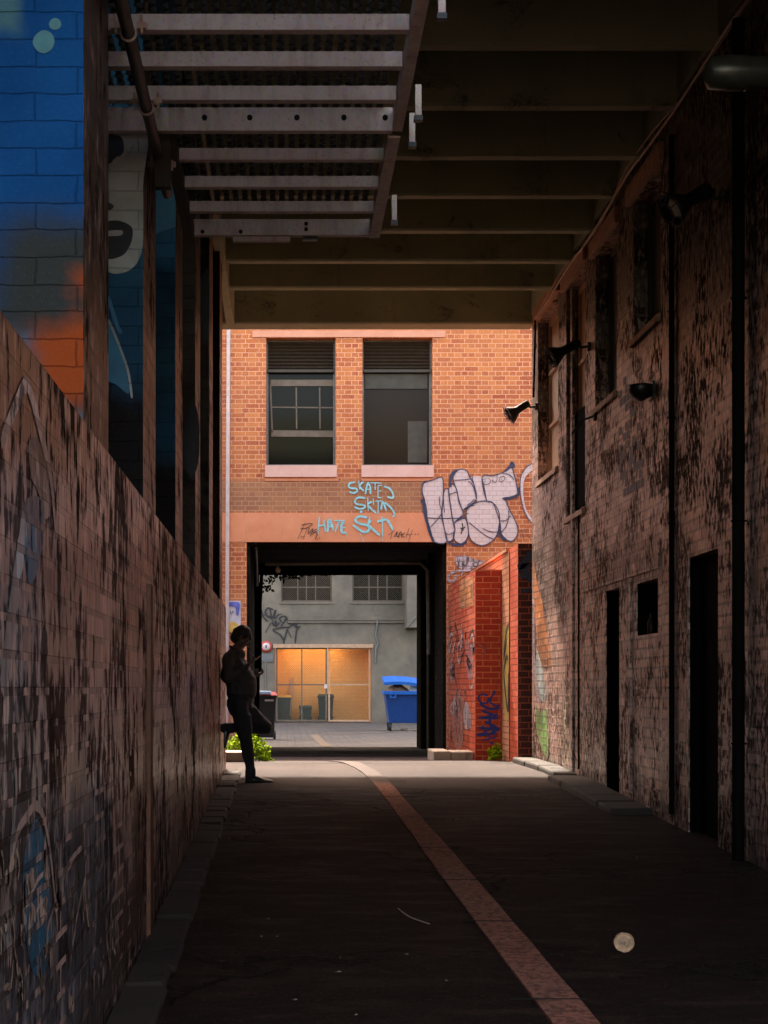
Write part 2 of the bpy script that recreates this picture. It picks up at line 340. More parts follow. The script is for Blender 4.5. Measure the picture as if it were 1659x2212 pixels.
# ground
def m_ground():
    t=NT('worn_asphalt'); p=t.geo(); n=t.noise(p,.5,6,.65); f=t.noise(p,60,4,.75); m=t.noise(t.scale(p,(.8,2.2,1)),2.2,6,.7)
    c=t.mix(t.ramp(n,[(.35,0),(.65,1)]),(.010,.008,.006),(.018,.014,.010))
    c=t.mix(t.ramp(m,[(.53,0),(.62,.8)]),c,(.042,.025,.017))
    c=t.mix(t.ramp(f,[(.58,0),(.66,.8)]),c,(.13,.085,.062))
    ck=t.N('ShaderNodeTexVoronoi',feature='DISTANCE_TO_EDGE'); wn=t.N('ShaderNodeVectorMath',operation='MULTIPLY_ADD'); cc=t.N('ShaderNodeCombineXYZ')
    t.L(t.noise(p,1.5,5),cc.inputs[0]); t.L(t.noise(p,2.1,5),cc.inputs[1]); t.L(cc.outputs[0],wn.inputs[0]); wn.inputs[1].default_value=(1.6,1.6,0); t.L(p,wn.inputs[2])
    t.L(wn.outputs[0],ck.inputs['Vector']); ck.inputs['Scale'].default_value=.42
    cr=t.ramp(ck.outputs['Distance'],[(0,1),(.02,0)]); cr=t.math('MULTIPLY',cr,t.ramp(n,[(.40,0),(.5,1)]))
    c=t.mix(cr,c,(.008,.007,.006))
    h=t.math('ADD',t.math('ADD',t.math('MULTIPLY',f,.35),t.math('MULTIPLY',m,.8)),t.math('MULTIPLY',cr,-1.2))
    return t.out(c,t.ramp(m,[(.4,.6),(.65,.85)]),t.bump(h,.9,.03),None,.12)
M['asphalt']=m_ground()
def m_apron():
    t=NT('sunlit_tone_paving'); p=t.geo(); n=t.noise(p,.8,6,.65); f=t.noise(p,45,4,.75); m=t.noise(t.scale(p,(.7,2.4,1)),2.5,6,.7)  # lighter copy of the lane surface, toned for direct sun
    c=t.mix(t.ramp(n,[(.35,0),(.65,1)]),(.030,.023,.021),(.048,.037,.033)); c=t.mix(t.ramp(m,[(.52,0),(.75,.6)]),c,(.022,.018,.015)); c=t.mix(t.ramp(f,[(.56,0),(.68,.6)]),c,(.10,.08,.072))
    return t.out(c,.9,t.bump(t.math('ADD',f,m),.6,.015),None,.2)
M['apron']=m_apron()
def m_cobble():
    t=NT('bluestone_setts'); p=t.geo(); f=t.noise(p,30,4,.75); n=t.noise(p,1.0,5,.6)
    col,fac=t.brick(t.scale(p,(1,1,0)),.34,.16,.014,(.045,.042,.037),(.08,.074,.064),(.03,.027,.022),smooth=.5)
    c=t.mix(t.ramp(n,[(.4,0),(.7,.5)]),col,(.12,.105,.09)); c=t.mix(t.ramp(f,[(.56,0),(.75,.5)]),c,(.05,.05,.045))
    return t.out(c,.75,mortarize(t,fac,f,1.0,.03))
M['cobble']=m_cobble()
def m_strip():
    t=NT('rusty_concrete_strip'); p=t.geo(); n=t.noise(p,2.2,6,.7); f=t.noise(p,26,6,.75)
    c=t.mix(t.ramp(n,[(.35,0),(.65,1)]),(.33,.125,.075),(.50,.21,.13)); c=t.mix(t.ramp(n,[(.50,0),(.60,.5)]),c,(.20,.11,.08)); c=t.mix(t.ramp(f,[(.47,0),(.55,.85)]),c,(.12,.055,.036))
    c=t.mix(t.step(t.sep(p)[1],16.6,17.6),c,t.mix(t.ramp(f,[(.50,0),(.58,.8)]),(.062,.047,.041),(.035,.027,.024)))  # colour changes where sunlight reaches the strip, toned to suit that light
    return t.out(c,.85,t.bump(f,.5,.01),None,.25)
M['strip']=m_strip()
M['kerb']=m_concrete('kerb_stone',(.022,.016,.011),(.045,.031,.022)); M['kerbpale']=m_concrete('pale_kerb',(.36,.30,.22),(.44,.38,.30))
M['rkerb']=m_concrete('bluestone_kerb',(.03,.025,.02),(.055,.046,.036))
# metals, plastics, glass
def m_galv():
    t=NT('galvanised_steel'); p=t.geo(); v=t.N('ShaderNodeTexVoronoi'); t.L(p,v.inputs['Vector']); v.inputs['Scale'].default_value=40
    n=t.noise(t.scale(p,(9,9,1.5)),1.5,5,.7); f=t.noise(p,60,4,.7)
    c=t.mix(t.ramp(n,[(.45,0),(.7,.7)]),(.84,.74,.68),(.50,.40,.32)); c=t.mix(t.ramp(f,[(.58,0),(.70,.6)]),c,(.28,.18,.12))
    c=t.mix(.15,c,v.outputs['Color'],'OVERLAY')
    return t.out(c,.55,t.bump(f,.2,.003),.0)
M['galv']=m_galv(); M['grate']=simple('dark_grating_steel',(.045,.038,.032),.5,.5); M['hole']=simple('hole_black',(.006,.006,.006),.9)
M['black']=simple('black_painted_metal',(.012,.012,.012),.4,.3); M['pipe']=simple('weathered_pipe',(.10,.085,.07),.5,.4)
M['darkpipe']=simple('black_downpipe',(.005,.005,.004),.8,spec=.03); M['whitepipe']=simple('white_downpipe',(.55,.45,.42),.5,var=.15)
M['cable']=simple('pale_cable',(.50,.37,.29),.5); M['lamp_glass']=simple('dusty_lamp_glass',(.55,.45,.36),.15)
M['lampgrey']=simple('grey_lamp_metal',(.10,.105,.085),.35,.6)
def m_glass(name,col,rough=.12):
    t=NT(name); f=t.noise(t.geo(),.8,2); return t.out(col,rough,t.bump(f,.12,.02),0,.10)
M['glass']=m_glass('dark_window_glass',(.008,.009,.006)); M['glass2']=m_glass('dusty_brown_glass',(.022,.014,.009),.2); M['doorblack']=simple('black_door_paint',(.003,.003,.003),.8,spec=.02)
M['sashgrey']=simple('grey_window_metal',(.14,.14,.13),.5); M['sashpale']=simple('pale_sash',(.13,.095,.06),.6); M['shutter']=simple('dark_shutter',(.035,.024,.014),.45,.3)
M['tanframe']=simple('tan_window_paint',(.46,.28,.16),.6,var=.2); M['lintel']=simple('pinkish_lintel',(.40,.25,.17),.7,var=.3,bump=.5)
M['orangelit']=m_render('orange_lit_lintel',(.50,.24,.12),(.60,.33,.18))  # facade glow painted into the farthest lintel as orange
M['olive']=simple('olive_board',(.05,.045,.03),.7)
M['passage']=m_redbrick('near_black_passage_brick',(.012,.010,.007),(.018,.015,.010),(.008,.007,.006),11)  # near-black brick colour, also used for the painted floor shade
M['passceil']=simple('near_black_concrete',(.008,.007,.005),.95,bump=.6,spec=.0)  # evenly near-black concrete for the passage beam and piers
def m_blinds():
    t=NT('yellow_painted_brick'); p=t.geo(); u=t.uv(); f=t.noise(u,12,4,.7)
    col,fac=t.brick(u,.40,.135,.008,(.72,.36,.10),(.76,.39,.115),(.66,.32,.085),smooth=.4); c=t.mix(t.ramp(t.noise(u,1.3,5),[(.4,0),(.7,.3)]),col,(.64,.27,.06))
    return t.out(c,.6,mortarize(t,fac,f,.5,.01))
M['yellow']=m_blinds()
def m_mesh():
    t=NT('woven_wire_mesh'); u=t.uv(); s=t.sep(u)
    a=t.math('ADD',s[0],s[1]); b=t.math('SUBTRACT',s[0],s[1])
    def line(v): return t.math('LESS_THAN',t.math('FRACT',t.math('MULTIPLY',v,14)),.09)
    k=t.math('MAXIMUM',line(a),line(b)); t.L(k,t.b.inputs['Alpha']); return t.out((.16,.12,.08),.5,None,.4)
M['mesh']=m_mesh()
M['bluebin']=simple('blue_plastic',(.004,.045,.19),.4,var=.12); M['bluelid']=simple('bright_blue_plastic',(.008,.11,.42),.45,var=.12)
M['blackbin']=simple('black_plastic',(.012,.012,.014),.4); M['redlid']=simple('red_plastic',(.38,.03,.03),.4); M['greenbin']=simple('dark_green_plastic',(.020,.035,.026),.5)
M['rubber']=simple('rubber',(.012,.012,.012),.7); M['palelid']=simple('pale_blue_plastic_film',(.45,.55,.68),.35); M['card']=simple('pale_cardboard',(.5,.38,.28),.7)
M['paper']=simple('cream_paper',(.60,.40,.23),.7,var=.45,ns=28,bump=.8)
M['litter']=simple('litter_paper',(.5,.4,.34),.8)
def m_leaf():
    t=NT('lime_leaves'); r=t.noise(t.geo(),22,2)
    c=t.ramp(r,[(.3,(.05,.11,.002)),(.55,(.17,.27,.003)),(.75,(.33,.38,.004))]); m=t.out(c,.85,None,None,.05)
    return m
M['leaf']=m_leaf(); M['planter']=m_render('white_planter',(.38,.31,.26),(.30,.24,.20))
M['skin']=simple('skin',(.10,.05,.035),.5); M['hair']=simple('dark_hair',(.008,.007,.006),.55,bump=.6,ns=60)
def m_knit():
    t=NT('grey_knit'); p=t.geo(); w=t.N('ShaderNodeTexWave',bands_direction='Z'); t.L(p,w.inputs['Vector']); w.inputs['Scale'].default_value=22; w.inputs['Distortion'].default_value=2.5
    n=t.noise(p,7,4); c=t.mix(n,(.028,.024,.023),(.055,.048,.046))
    return t.out(c,.7,t.bump(t.math('ADD',w.outputs['Fac'],t.math('MULTIPLY',n,2)),.35,.01))
M['knit']=m_knit(); M['denim']=simple('dark_trousers',(.012,.013,.020),.75,bump=.9,ns=9); M['shoe']=simple('black_shoe',(.008,.008,.008),.35)
M['poster']=simple('paper_poster',(.62,.58,.64),.7,var=.12,ns=12); M['post_blue']=simple('violet_blue_ink',(.12,.14,.48),.7,var=.4,ns=14); M['post_yel']=simple('yellow_ink',(.75,.48,.12),.7,var=.3,ns=12)
XL=-.74; XR=3.3; ROOF0=3.4; YE=21.2; YF=27.0; YC=52.8
# ------------------------------------------------ ground
def sheet(name,mat,x0,x1,ys,dz,kind='structure'):
    mb=MB()
    for a,b in zip(ys,ys[1:]): mb.quad((x0,a,gz(a)+dz),(x1,a,gz(a)+dz),(x1,b,gz(b)+dz),(x0,b,gz(b)+dz))
    return tag(mb.build(name,mat),kind=kind)
sheet('ground',M['asphalt'],-250,250,[-200,0,18.7,21,24,27,31.5,60,300],0)
def lobed(name,mat,x0,x1,y0,y1,dz,amp,fr,seed,both=False):
    rnd=random.Random(seed); n=60; mb=MB(); ph=[rnd.uniform(0,6) for _ in range(4)]
    ys=[y0+(y1-y0)*i/10 for i in range(11)]
    g=[]
    for j in range(11):
        row=[]
        for i in range(n+1):
            x=x0+(x1-x0)*i/n; y=ys[j]
            w=amp*(math.sin(x*fr+ph[0])+.6*math.sin(x*fr*2.7+ph[1])+.35*math.sin(x*fr*6.1+ph[2])+.4*(rnd.random()-.5))
            if j==0: y+=w
            elif j==10 and both: y+=w*.6
            row.append((x,y,gz(y)+dz))
        g.append(row)
    for j in range(10):
        for i in range(n): mb.quad(g[j][i],g[j][i+1],g[j+1][i+1],g[j+1][i])
    return tag(mb.build(name,mat),kind='structure')
lobed('lane_sunlit_sheet',M['apron'],-9,9,16.7,26.2,.004,.16,1.6,3)  # paler sheet along the sunlit stretch; some sunlight is painted into its colour
lobed('courtyard_paving',M['cobble'],-14,14,31.2,52.75,.004,.05,1.6,5)
lobed('passage_floor_shade',M['passage'],-.75,2.8,25.9,31.4,.008,.05,2.2,9)  # near-black sheet: the band of shade on this floor is painted in
# concrete drainage strip in the roadway
mb=MB()
ed=[(2.0,1.10,1.32),(4,1.095,1.31),(6.54,1.09,1.29),(9,1.05,1.26),(11.5,1.02,1.23),(13.7,1.0,1.19),(15.9,.97,1.15),(17.5,.93,1.12),(19.0,.87,1.06),(20.2,.80,1.0),(21.3,.70,.92),(22.2,.58,.80)]
ed=smooth_path(ed,k=6); rr=random.Random(4)
ed=[(a,b+rr.uniform(-.004,.004),c+rr.uniform(-.004,.004)) for a,b,c in ed]
joint=[3.1,5.0,6.9,8.8,10.3,11.9,13.9,15.7,17.4]
for (a,b,c),(d,e,f) in zip(ed,ed[1:]):
    mb.quad((b,a,gz(a)+.014),(c,a,gz(a)+.014),(f,d,gz(d)+.014),(e,d,gz(d)+.014))
    mb.quad((b,a,gz(a)),(b,a,gz(a)+.014),(e,d,gz(d)+.014),(e,d,gz(d)))
    mb.quad((c,a,gz(a)+.014),(c,a,gz(a)),(f,d,gz(d)),(f,d,gz(d)+.014))
tag(mb.build('drain_strip',M['strip']),kind='structure')
mb=MB()
for y in joint:
    mb.box(.98,1.31,y,y+.014,gz(y)+.012,gz(y)+.0165)
tag(mb.build('drain_strip_joints',M['hole']),kind='structure')
mb=MB()
far=[(31.6,.70,.92),(33.5,.66,.86),(36.5,.60,.80),(39.0,.57,.78)]
for (a,b,c),(d,e,f) in zip(far,far[1:]): mb.quad((b,a,gz(a)+.012),(c,a,gz(a)+.012),(f,d,gz(d)+.012),(e,d,gz(d)+.012))
mb.quad((.57,39.0,gz(39)+.012),(.78,39.0,gz(39)+.012),(3.8,42.4,gz(42)+.012),(3.6,42.6,gz(42)+.012))
tag(mb.build('courtyard_strip',simple('tan_concrete_strip',(.15,.12,.09),.9,spec=.1)),kind='structure')
# kerbs: rows of stones
def stones(name,mat,x0,x1,y0,y1,h,ln,seed,drop=0):
    r=random.Random(seed); mb=MB(); y=y0
    while y<y1:
        l=min(ln*r.uniform(.75,1.25),y1-y)
        a=r.uniform(-.012,.012); hh=h+r.uniform(-.012,.012); g0=gz(y)-.05; zt0=gz(y)+hh; zt1=gz(y+l)+hh
        e=.006; xa=(x0 if drop>=0 else x0+a); xb=(x1+a if drop>=0 else x1); b=.018
        vs=[(xa,y+e,g0),(xb,y+e,g0),(xb,y+l-e,g0),(xa,y+l-e,g0),(xa,y+e,zt0-b),(xb,y+e,zt0-b),(xb,y+l-e,zt1-b),(xa,y+l-e,zt1-b),
            (xa+b*.5,y+e+b,zt0),(xb-b,y+e+b,zt0+r.uniform(-.006,.006)),(xb-b,y+l-e-b,zt1+r.uniform(-.006,.006)),(xa+b*.5,y+l-e-b,zt1)]
        mb.add(vs,[(0,1,5,4),(1,2,6,5),(2,3,7,6),(3,0,4,7),(4,5,9,8),(5,6,10,9),(6,7,11,10),(7,4,8,11),(8,9,10,11)])
        y+=l
    return tag(mb.build(name,mat),kind='structure')
stones('left_kerb',M['kerb'],XL+.002,-.54,1.0,18.9,.035,.34,1)
stones('right_kerb_far',M['rkerb'],3.02,XR-.002,17.9,21.15,.075,.9,2,-1)
stones('right_kerb_near',M['rkerb'],2.92,XR-.002,14.2,17.6,.06,.7,3,-1)
# ------------------------------------------------ left low brick wall
def jog(mb,*a): mb.box(*a)
mb=MB(); wall(mb,'x',XL,XL-.30,-3,19.06,-1.0,1.975,[]); mb.quad((XL-.3,19.06,-1),(XL,19.06,-1),(XL,19.06,1.975),(XL-.3,19.06,1.975))
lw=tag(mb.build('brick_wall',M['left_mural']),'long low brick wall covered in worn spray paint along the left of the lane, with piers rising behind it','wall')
mb=MB(); 
for y,ww,dd in ((8.30,.16,.02),): mb.box(XL-.001,XL+dd,y,y+ww,gz(y)-.1,1.55)
mb.build('wall_strap',simple('rusty_strap',(.17,.07,.035),.6,var=.4,ns=12),lw)
# painted shapes of the low wall mural
def lp(pts,mat,w,closed=False,name='mural_paint',off=.003,k=5):
    q=smooth_path([(XL+off,F*XL/(x-CX),1-(y-CY)*(F*XL/(x-CX))/F) for x,y in pts],closed,k); m=MB(); ribbon(m,q,w,(1,0,0),closed); return m.build(name,M[mat],lw)
def lfill(pts,mat,off=.002,name='mural_paint'):
    q=smooth_path([(XL+off,F*XL/(x-CX),1-(y-CY)*(F*XL/(x-CX))/F) for x,y in pts],True,4); m=MB(); m.poly(q); return m.build(name,M[mat],lw)
M['lw_blue']=wallpaint('teal_wall_paint',(.03,.24,.42),1,.60); M['lw_line']=wallpaint('chalky_line_paint',(.86,.68,.60),6,.57); M['lw_grey']=wallpaint('smoky_paint',(.10,.13,.15),3,.62); M['lw_wht']=wallpaint('pale_grey_wall_paint',(.58,.66,.70),4,.60)
lfill([(60,960),(75,945),(92,975),(104,1040),(108,1100),(96,1120),(80,1060),(66,1030)],'lw_grey')
lfill([(50,1090),(70,1070),(88,1085),(92,1150),(80,1230),(62,1260),(52,1200),(46,1140)],'lw_blue',.0025)
lp([(0,960),(30,880),(55,830),(70,870),(85,930),(104,1010),(112,1070),(118,1140)],'lw_line',.05)
lp([(3,1500),(14,1400),(30,1280),(44,1180),(52,1120)],'lw_wht',.10)
lp([(20,1880),(35,1800),(58,1760),(75,1740),(92,1765),(105,1830),(113,1900),(119,1960),(122,2010)],'lw_line',.03)
lp([(28,1640),(33,1700),(27,1780),(20,1860)],'lw_wht',.04)
lfill([(48,1880),(62,1800),(80,1770),(95,1820),(104,1900),(108,2010),(100,2090),(84,2110),(66,2090),(52,2000)],'lw_blue',.0022)
lp([(48,1970),(62,1940),(80,1900),(100,1880)],'lw_line',.018); lp([(70,1985),(84,1955),(98,1938)],'lw_line',.016); lp([(100,2010),(112,1970),(128,1935),(140,1880),(158,1850),(175,1830)],'lw_line',.022)
lp([(150,2080),(160,2010),(168,1960),(180,1900)],'lw_line',.02)
M['scratch']=wallpaint('cream_scratch_paint',(.80,.66,.50),11,.50,14)
rq=random.Random(41)
for k in range(34):
    x0=rq.choice([8,20,40,60,90,120,150,190,230]); x0+=rq.uniform(-12,12); y0=rq.uniform(1860,2150); q=[(x0,y0)]
    for j in range(rq.randint(2,4)): q.append((max(-5,q[-1][0]+rq.uniform(-5,9)),q[-1][1]+rq.uniform(-60,70)))
    lp(q,'scratch',rq.uniform(.01,.06),off=.004,k=2)
# ------------------------------------------------ piers (transverse fins) behind the low wall
ys=[(5.72,6.52),(8.09,8.86),(10.44,11.14),(12.7,13.42),(14.95,15.7),(17.3,18.0)]
fm=['fin_blue','fin_dark','fin_dark','fin_grey','fin_grey','fin_brown']
lab=['nearest brick pier with bright blue and orange mural paint on its front','brick pier with half a painted grey face and dark lips on its front',
 'third brick pier from the near end with teal paint above and brown below','fourth brick pier from the near end, thin and dusky grey',
 'fifth brick pier from the near end, with a dark painted figure on its front','farthest brick pier, standing by the lit end of the covered lane']
piers=[]
for i,((a,b),m,l) in enumerate(zip(ys,fm,lab)):
    t=thing('brick_pier',(XL-.5,a,gz(a)),l,'pier','brick piers above the left wall'); x0=-4.2
    mb=MB(); mb.quad((x0,a,-1),(XL-.302,a,-1),(XL-.302,a,6.5),(x0,a,6.5)); mb.quad((XL-.302,a,1.976),(XL,a,1.976),(XL,a,6.5),(XL-.302,a,6.5))
    mb.build('front_face',M[m],t)
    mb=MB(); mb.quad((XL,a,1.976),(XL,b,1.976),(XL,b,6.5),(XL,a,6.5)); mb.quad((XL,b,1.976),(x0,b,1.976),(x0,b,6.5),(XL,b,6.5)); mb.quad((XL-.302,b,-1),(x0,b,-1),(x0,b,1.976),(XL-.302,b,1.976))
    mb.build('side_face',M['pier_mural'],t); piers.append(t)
def fy(x,y,Y,off=.003): p=P(x,y,Y-off); return p
def ffill(pts,mat,Y,par,off=.003,name='mural_paint',closed=True,k=4):
    q=smooth_path([fy(x,y,Y,off) for x,y in pts],True,k); m=MB(); m.poly(q[::-1]); return m.build(name,M[mat],par)
def fline(pts,mat,Y,par,w,off=.004,name='mural_paint',closed=False,k=5):
    q=smooth_path([fy(x,y,Y,off) for x,y in pts],closed,k); m=MB(); ribbon(m,q,w,(0,-1,0),closed); return m.build(name,M[mat],par)
def ffill_sub(*a,**k): return ffill(*a,**k)
a=ys[1][0]
fa=ffill([(140,260),(308,262),(309,400),(309,515),(302,556),(285,580),(262,590),(236,588),(205,560),(160,480)],'face',a,piers[1],.003,'painted_face')
ffill([(225,300),(240,292),(262,296),(268,320),(262,335),(250,340),(240,352),(228,365),(222,330)],'eyeblue',a,piers[1],.004,'painted_eye'); fline([(233,358),(250,350),(272,340),(290,312)],'teeth',a,piers[1],.012,.005,'painted_eye')
fline([(228,290),(250,282),(280,276),(305,270)],'eyeblue',a,piers[1],.03,.005,'painted_brow')
ffill([(180,480),(225,478),(250,476),(268,480),(282,488),(287,500),(284,522),(272,545),(255,556),(228,558),(180,530)],'lip',a,piers[1],.004,'painted_lips')
ffill([(226,502),(240,498),(264,498),(262,508),(240,510),(226,509)],'teeth',a,piers[1],.005,'painted_teeth')
ffill([(228,436),(240,440),(246,446),(238,454),(228,452)],'eyeblue',a,piers[1],.004,'painted_nostril')
fline([(233,640),(252,700),(262,720)],'bluepaint',a,piers[1],.02,.004,'mural_paint'); fline([(234,690),(255,740),(276,800),(285,860)],'face',a,piers[1],.012,.004,'mural_paint')
ffill([(180,700),(233,690),(256,745),(272,800),(278,850),(250,830),(200,800)],'bluepaint',a,piers[1],.0035,'mural_paint')
a=ys[2][0]
ffill([(300,350),(352,350),(376,368),(380,420),(379,490),(330,508),(305,515),(302,430)],'bluepaint',a,piers[2],.003,'mural_paint',k=1)
a=ys[4][0]
ffill([(425,612),(440,592),(451,590),(451,720),(440,740),(433,700),(428,650)],'eyeblue',a,piers[4],.003,'mural_paint')
ffill([(395,960),(405,890),(420,870),(430,920),(428,1000),(410,1030)],'eyeblue',ys[3][0],piers[3],.003,'mural_paint')
a=ys[0][0]
for (bx,by,br) in ((95,90,24),(119,52,13)):
    ffill([(bx+br*math.cos(k*.785)*random.uniform(.92,1.08),by+br*math.sin(k*.785)*random.uniform(.92,1.08)) for k in range(8)],'blotch',a,piers[0],.003,'paint_blotch')
# back wall closing the bays
mb=MB(); wall(mb,'x',-4.2,-4.5,-3,21.4,-1,6.6,[]); tag(mb.build('bay_wall',M['fin_brown']),'dark brick wall closing the bays behind the left piers','wall')
# ------------------------------------------------ concrete ceiling with deep ribs
ce=thing('concrete_ceiling',(1.0,12,5.87),'ribbed concrete ceiling spanning the covered lane between the side walls','ceiling')
mb=MB(); mb.box(-4.5,XR+.3,ROOF0,21.42,6.56,6.70); mb.build('ceiling_slab',M['ceiling'],ce)
ry=[21.42,19.30,18.10,16.90,15.70,14.55,13.30,12.05,10.85,9.65,8.45,7.25,6.05,4.85,3.65]
for i,y in enumerate(ry):
    th=.36 if i==0 else .15; mb=MB()
    b=.02; x0=XL+.04 if i else -4.5; x1=XR-.04 if i else XR-.002; y0=y-th; z0=5.87 if i else 5.872
    # rib with chamfered lower edges and a small haunch at the wall
    prof=[(y0,6.565),(y0,z0+b),(y0+b,z0),(y-b,z0),(y,z0+b),(y,6.565)]
    n=len(prof); vs=[(x0,q[0],q[1]) for q in prof]+[(x1,q[0],q[1]) for q in prof]
    mb.add(vs,[(k,k+1,n+k+1,n+k) for k in range(n-1)]+[tuple(range(n))[::-1],tuple(range(n,2*n))])
    mb.build('ceiling_rib',M['ceiling'] if i else M['ceiling'],ce)
mb=MB(); mb.box(XL-.06,XL+.04,4.6,21.0,5.80,6.56); mb.build('edge_beam',M['ceiling'],ce)
mb=MB(); mb.box(XR-.04,XR-.001,4.6,21.0,5.98,6.56); mb.build('edge_beam',M['ceiling'],ce)
# ------------------------------------------------ right building
rb=thing('brick_building',(XR,10,0),'long painted brick building on the right of the covered lane, with dark doorways','building')
Yx=lambda x:F*XR/(x-CX)
wins=[(19.15,20.70,3.72,5.80),(17.42,18.60,3.02,5.70),(15.75,16.85,4.00,5.62),(13.9,15.0,4.33,5.62)]
doors=[(15.63,16.30,-.5,2.00),(12.05,12.94,-.5,2.07)]; sq=(14.0,14.86,1.49,1.98)
mb=MB(); wall(mb,'x',XR,XR+.35,-3,YE,-1,6.69,[(w[0],w[1],w[2],w[3]) for w in wins]+doors+[sq])
mb.quad((XR,YE,-1),(XR+.35,YE,-1),(XR+.35,YE,6.69),(XR,YE,6.69)); mb.quad((XR,-3,6.69),(XR+.35,-3,6.69),(XR+.35,YE,6.69),(XR,YE,6.69))
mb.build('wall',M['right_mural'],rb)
mb=MB(); mb.box(XR+.36,9,-3,YE-.1,-1,6.9); mb.build('inner_block',M['olive'],rb)
for i,(a,b,c,d) in enumerate(wins):
    fr=MB(); x0=XR+.14; 
    for (p,q,r,s) in ((a,a+.06,c,d),(b-.06,b,c,d)): fr.box(x0,x0+.06,p,q,r,s)
    for (r,s) in ((c,c+.07),(d-.07,d)): fr.box(x0+.001,x0+.059,a+.06,b-.06,r,s)
    if i<2:
        ym=(a+b)/2; fr.box(x0+.01,x0+.05,ym-.018,ym+.018,c+.07,d-.07)
        for k in (1,2): zz=c+(d-c)*k/3; fr.box(x0-.012,x0+.055,a+.06,b-.06,zz-.02,zz+.02)
    w=fr.build('window_frame',M['tanframe'] if i<2 else M['olive'],rb,.004)
    g=MB(); g.box(x0+.03,x0+.036,a+.06,b-.06,c+.07,d-.07); g.build('window_pane',M['tanframe'] if i<2 else M['olive'],w)
    l=MB(); l.box(XR-.05,XR+.1,a-.12,b+.14,d+.004,d+.17); l.build('lintel',M['lintel'] if i else M['orangelit'],rb,.006)
    l=MB(); l.add([(XR-.04,a,c-.03),(XR-.04,b,c-.03),(XR+.14,b,c+.035),(XR+.14,a,c+.035),(XR-.04,a,c-.09),(XR-.04,b,c-.09),(XR+.14,b,c-.09),(XR+.14,a,c-.09)],[(0,1,2,3),(4,5,1,0),(1,5,6,2),(4,0,3,7)]); l.build('sill',M['lintel'],rb)
b=wins[1]; mb=MB(); mb.box(XR+.02,XR+.13,b[0]+.02,b[1]-.02,b[2]+.02,4.15); mb.build('louvre_box',M['doorblack'],rb)
for (a,b,c,d) in doors:
    mb=MB(); mb.box(XR+.012,XR+.35,b-.006,b-.001,c,d-.001); mb.build('door_lining',M['doorblack'],rb)
    mb=MB(); mb.box(XR+.10,XR+.14,a,b-.007,c,d-.0); 
    o=mb.build('door',M['doorblack'],rb); m2=MB(); m2.cyl((XR+.12,a+.1,.95),(XR+.06,a+.1,.95),.014,n=8); m2.tube([(XR+.065,a+.1,.95),(XR+.065,a+.2,.95)],.011); m2.build('door_handle',M['pipe'],o)
mb=MB(); mb.box(XR+.01,XR+.2,sq[1]-.006,sq[1]-.001,sq[2]+.001,sq[3]-.001); mb.build('hatch_lining',M['doorblack'],rb)
mb=MB(); mb.box(XR+.22,XR+.24,sq[0],sq[1],sq[2],sq[3]); mb.build('hatch_pane',M['doorblack'],rb)
# panel lines, rendered lintel bands on the wall
mb=MB(); mb.box(XR-.022,XR+.001,13.9,17.6,2.06,2.30); mb.build('render_band',M['right_mural'],rb)
for q in ((18.05,18.17,5.6),(15.02,15.10,2.05),(13.45,13.72,4.1)):
    mb=MB(); mb.box(XR-.03,XR+.001,q[0],q[1],0,q[2]); mb.build('render_pilaster',M['right_mural'],rb)
# painted shapes of the far end mural
def rfill(pts,mat,off=.003,name='mural_paint'):
    q=[]
    for x,y in pts:
        p=PX(x,y,XR); q.append((XR-off,p[1],p[2]))
    m=MB(); m.poly(q); return m.build(name,M[mat],rb)
rfill([(1152,1205),(1160,1255),(1172,1300),(1180,1360),(1188,1400),(1190,1440),(1168,1440),(1158,1360),(1152,1290)],'g_orange')
rfill([(1160,1400),(1172,1440),(1182,1500),(1176,1520),(1162,1500),(1157,1440)],'g_pale',.004)
rfill([(1158,1520),(1166,1542),(1180,1530),(1186,1600),(1184,1640),(1172,1622),(1160,1580)],'g_lime',.005)
rfill([(1151,1240),(1155,1300),(1156,1400),(1160,1470),(1170,1520),(1162,1515),(1152,1450)],'g_lil',.006)
rfill([(1268,2080+0-890),(1273,1180),(1277,1176),(1276,1198),(1270,1214),(1268,1214)],'g_pale',.006,'paper_scrap')
# checker of dark painted bricks
ck=MB(); rnd=random.Random(12)
for i in range(9):
    for j in range(13):
        if rnd.random()<.42: continue
        y0=14.55+i*.15+(.07 if j%2 else 0); z0=2.86+j*.091
        if y0+.14>15.7 or y0>15.6: continue
        ck.quad((XR-.003,y0,z0+.006),(XR-.003,y0+.135,z0+.006),(XR-.003,y0+.135,z0+.086),(XR-.003,y0,z0+.086))
ck.build('dark_brick_paint',M['g_navy'],rb)
# pipes on the right wall
def pipe_thing(name,pts,r,mat,label,cat,brackets=(),axis=(1,0,0),off=.05,group=None):
    t=thing(name,pts[0],label,cat,group); m=MB(); m.tube(pts,r,10); m.build('pipe_run',M[mat],t)
    for p in brackets:
        m=MB(); m.torus(p,(0,0,1),r+.004,.006,16,5); q=Vector(p)+Vector(axis)*(off); m.cyl(Vector(p)+Vector(axis)*r,q,.008,n=6); m.build('pipe_bracket',M[mat],t)
    return t
pipe_thing('downpipe',[(XR-.06,11.3,gz(11.3)),(XR-.06,11.3,5.8)],.045,'darkpipe','thick black downpipe running full height on the near part of the right wall','pipe',[(XR-.06,11.3,z) for z in (.6,2.2,3.8,5.2)],off=.06)
pipe_thing('conduit',[(XR-.03,13.38,gz(13.4)+.1),(XR-.03,13.38,5.7)],.024,'darkpipe','slim black conduit running up the right wall between the square hatch and the nearer doorway','conduit',[(XR-.03,13.38,z) for z in (1,2.4,3.3,4.2)],off=.03)
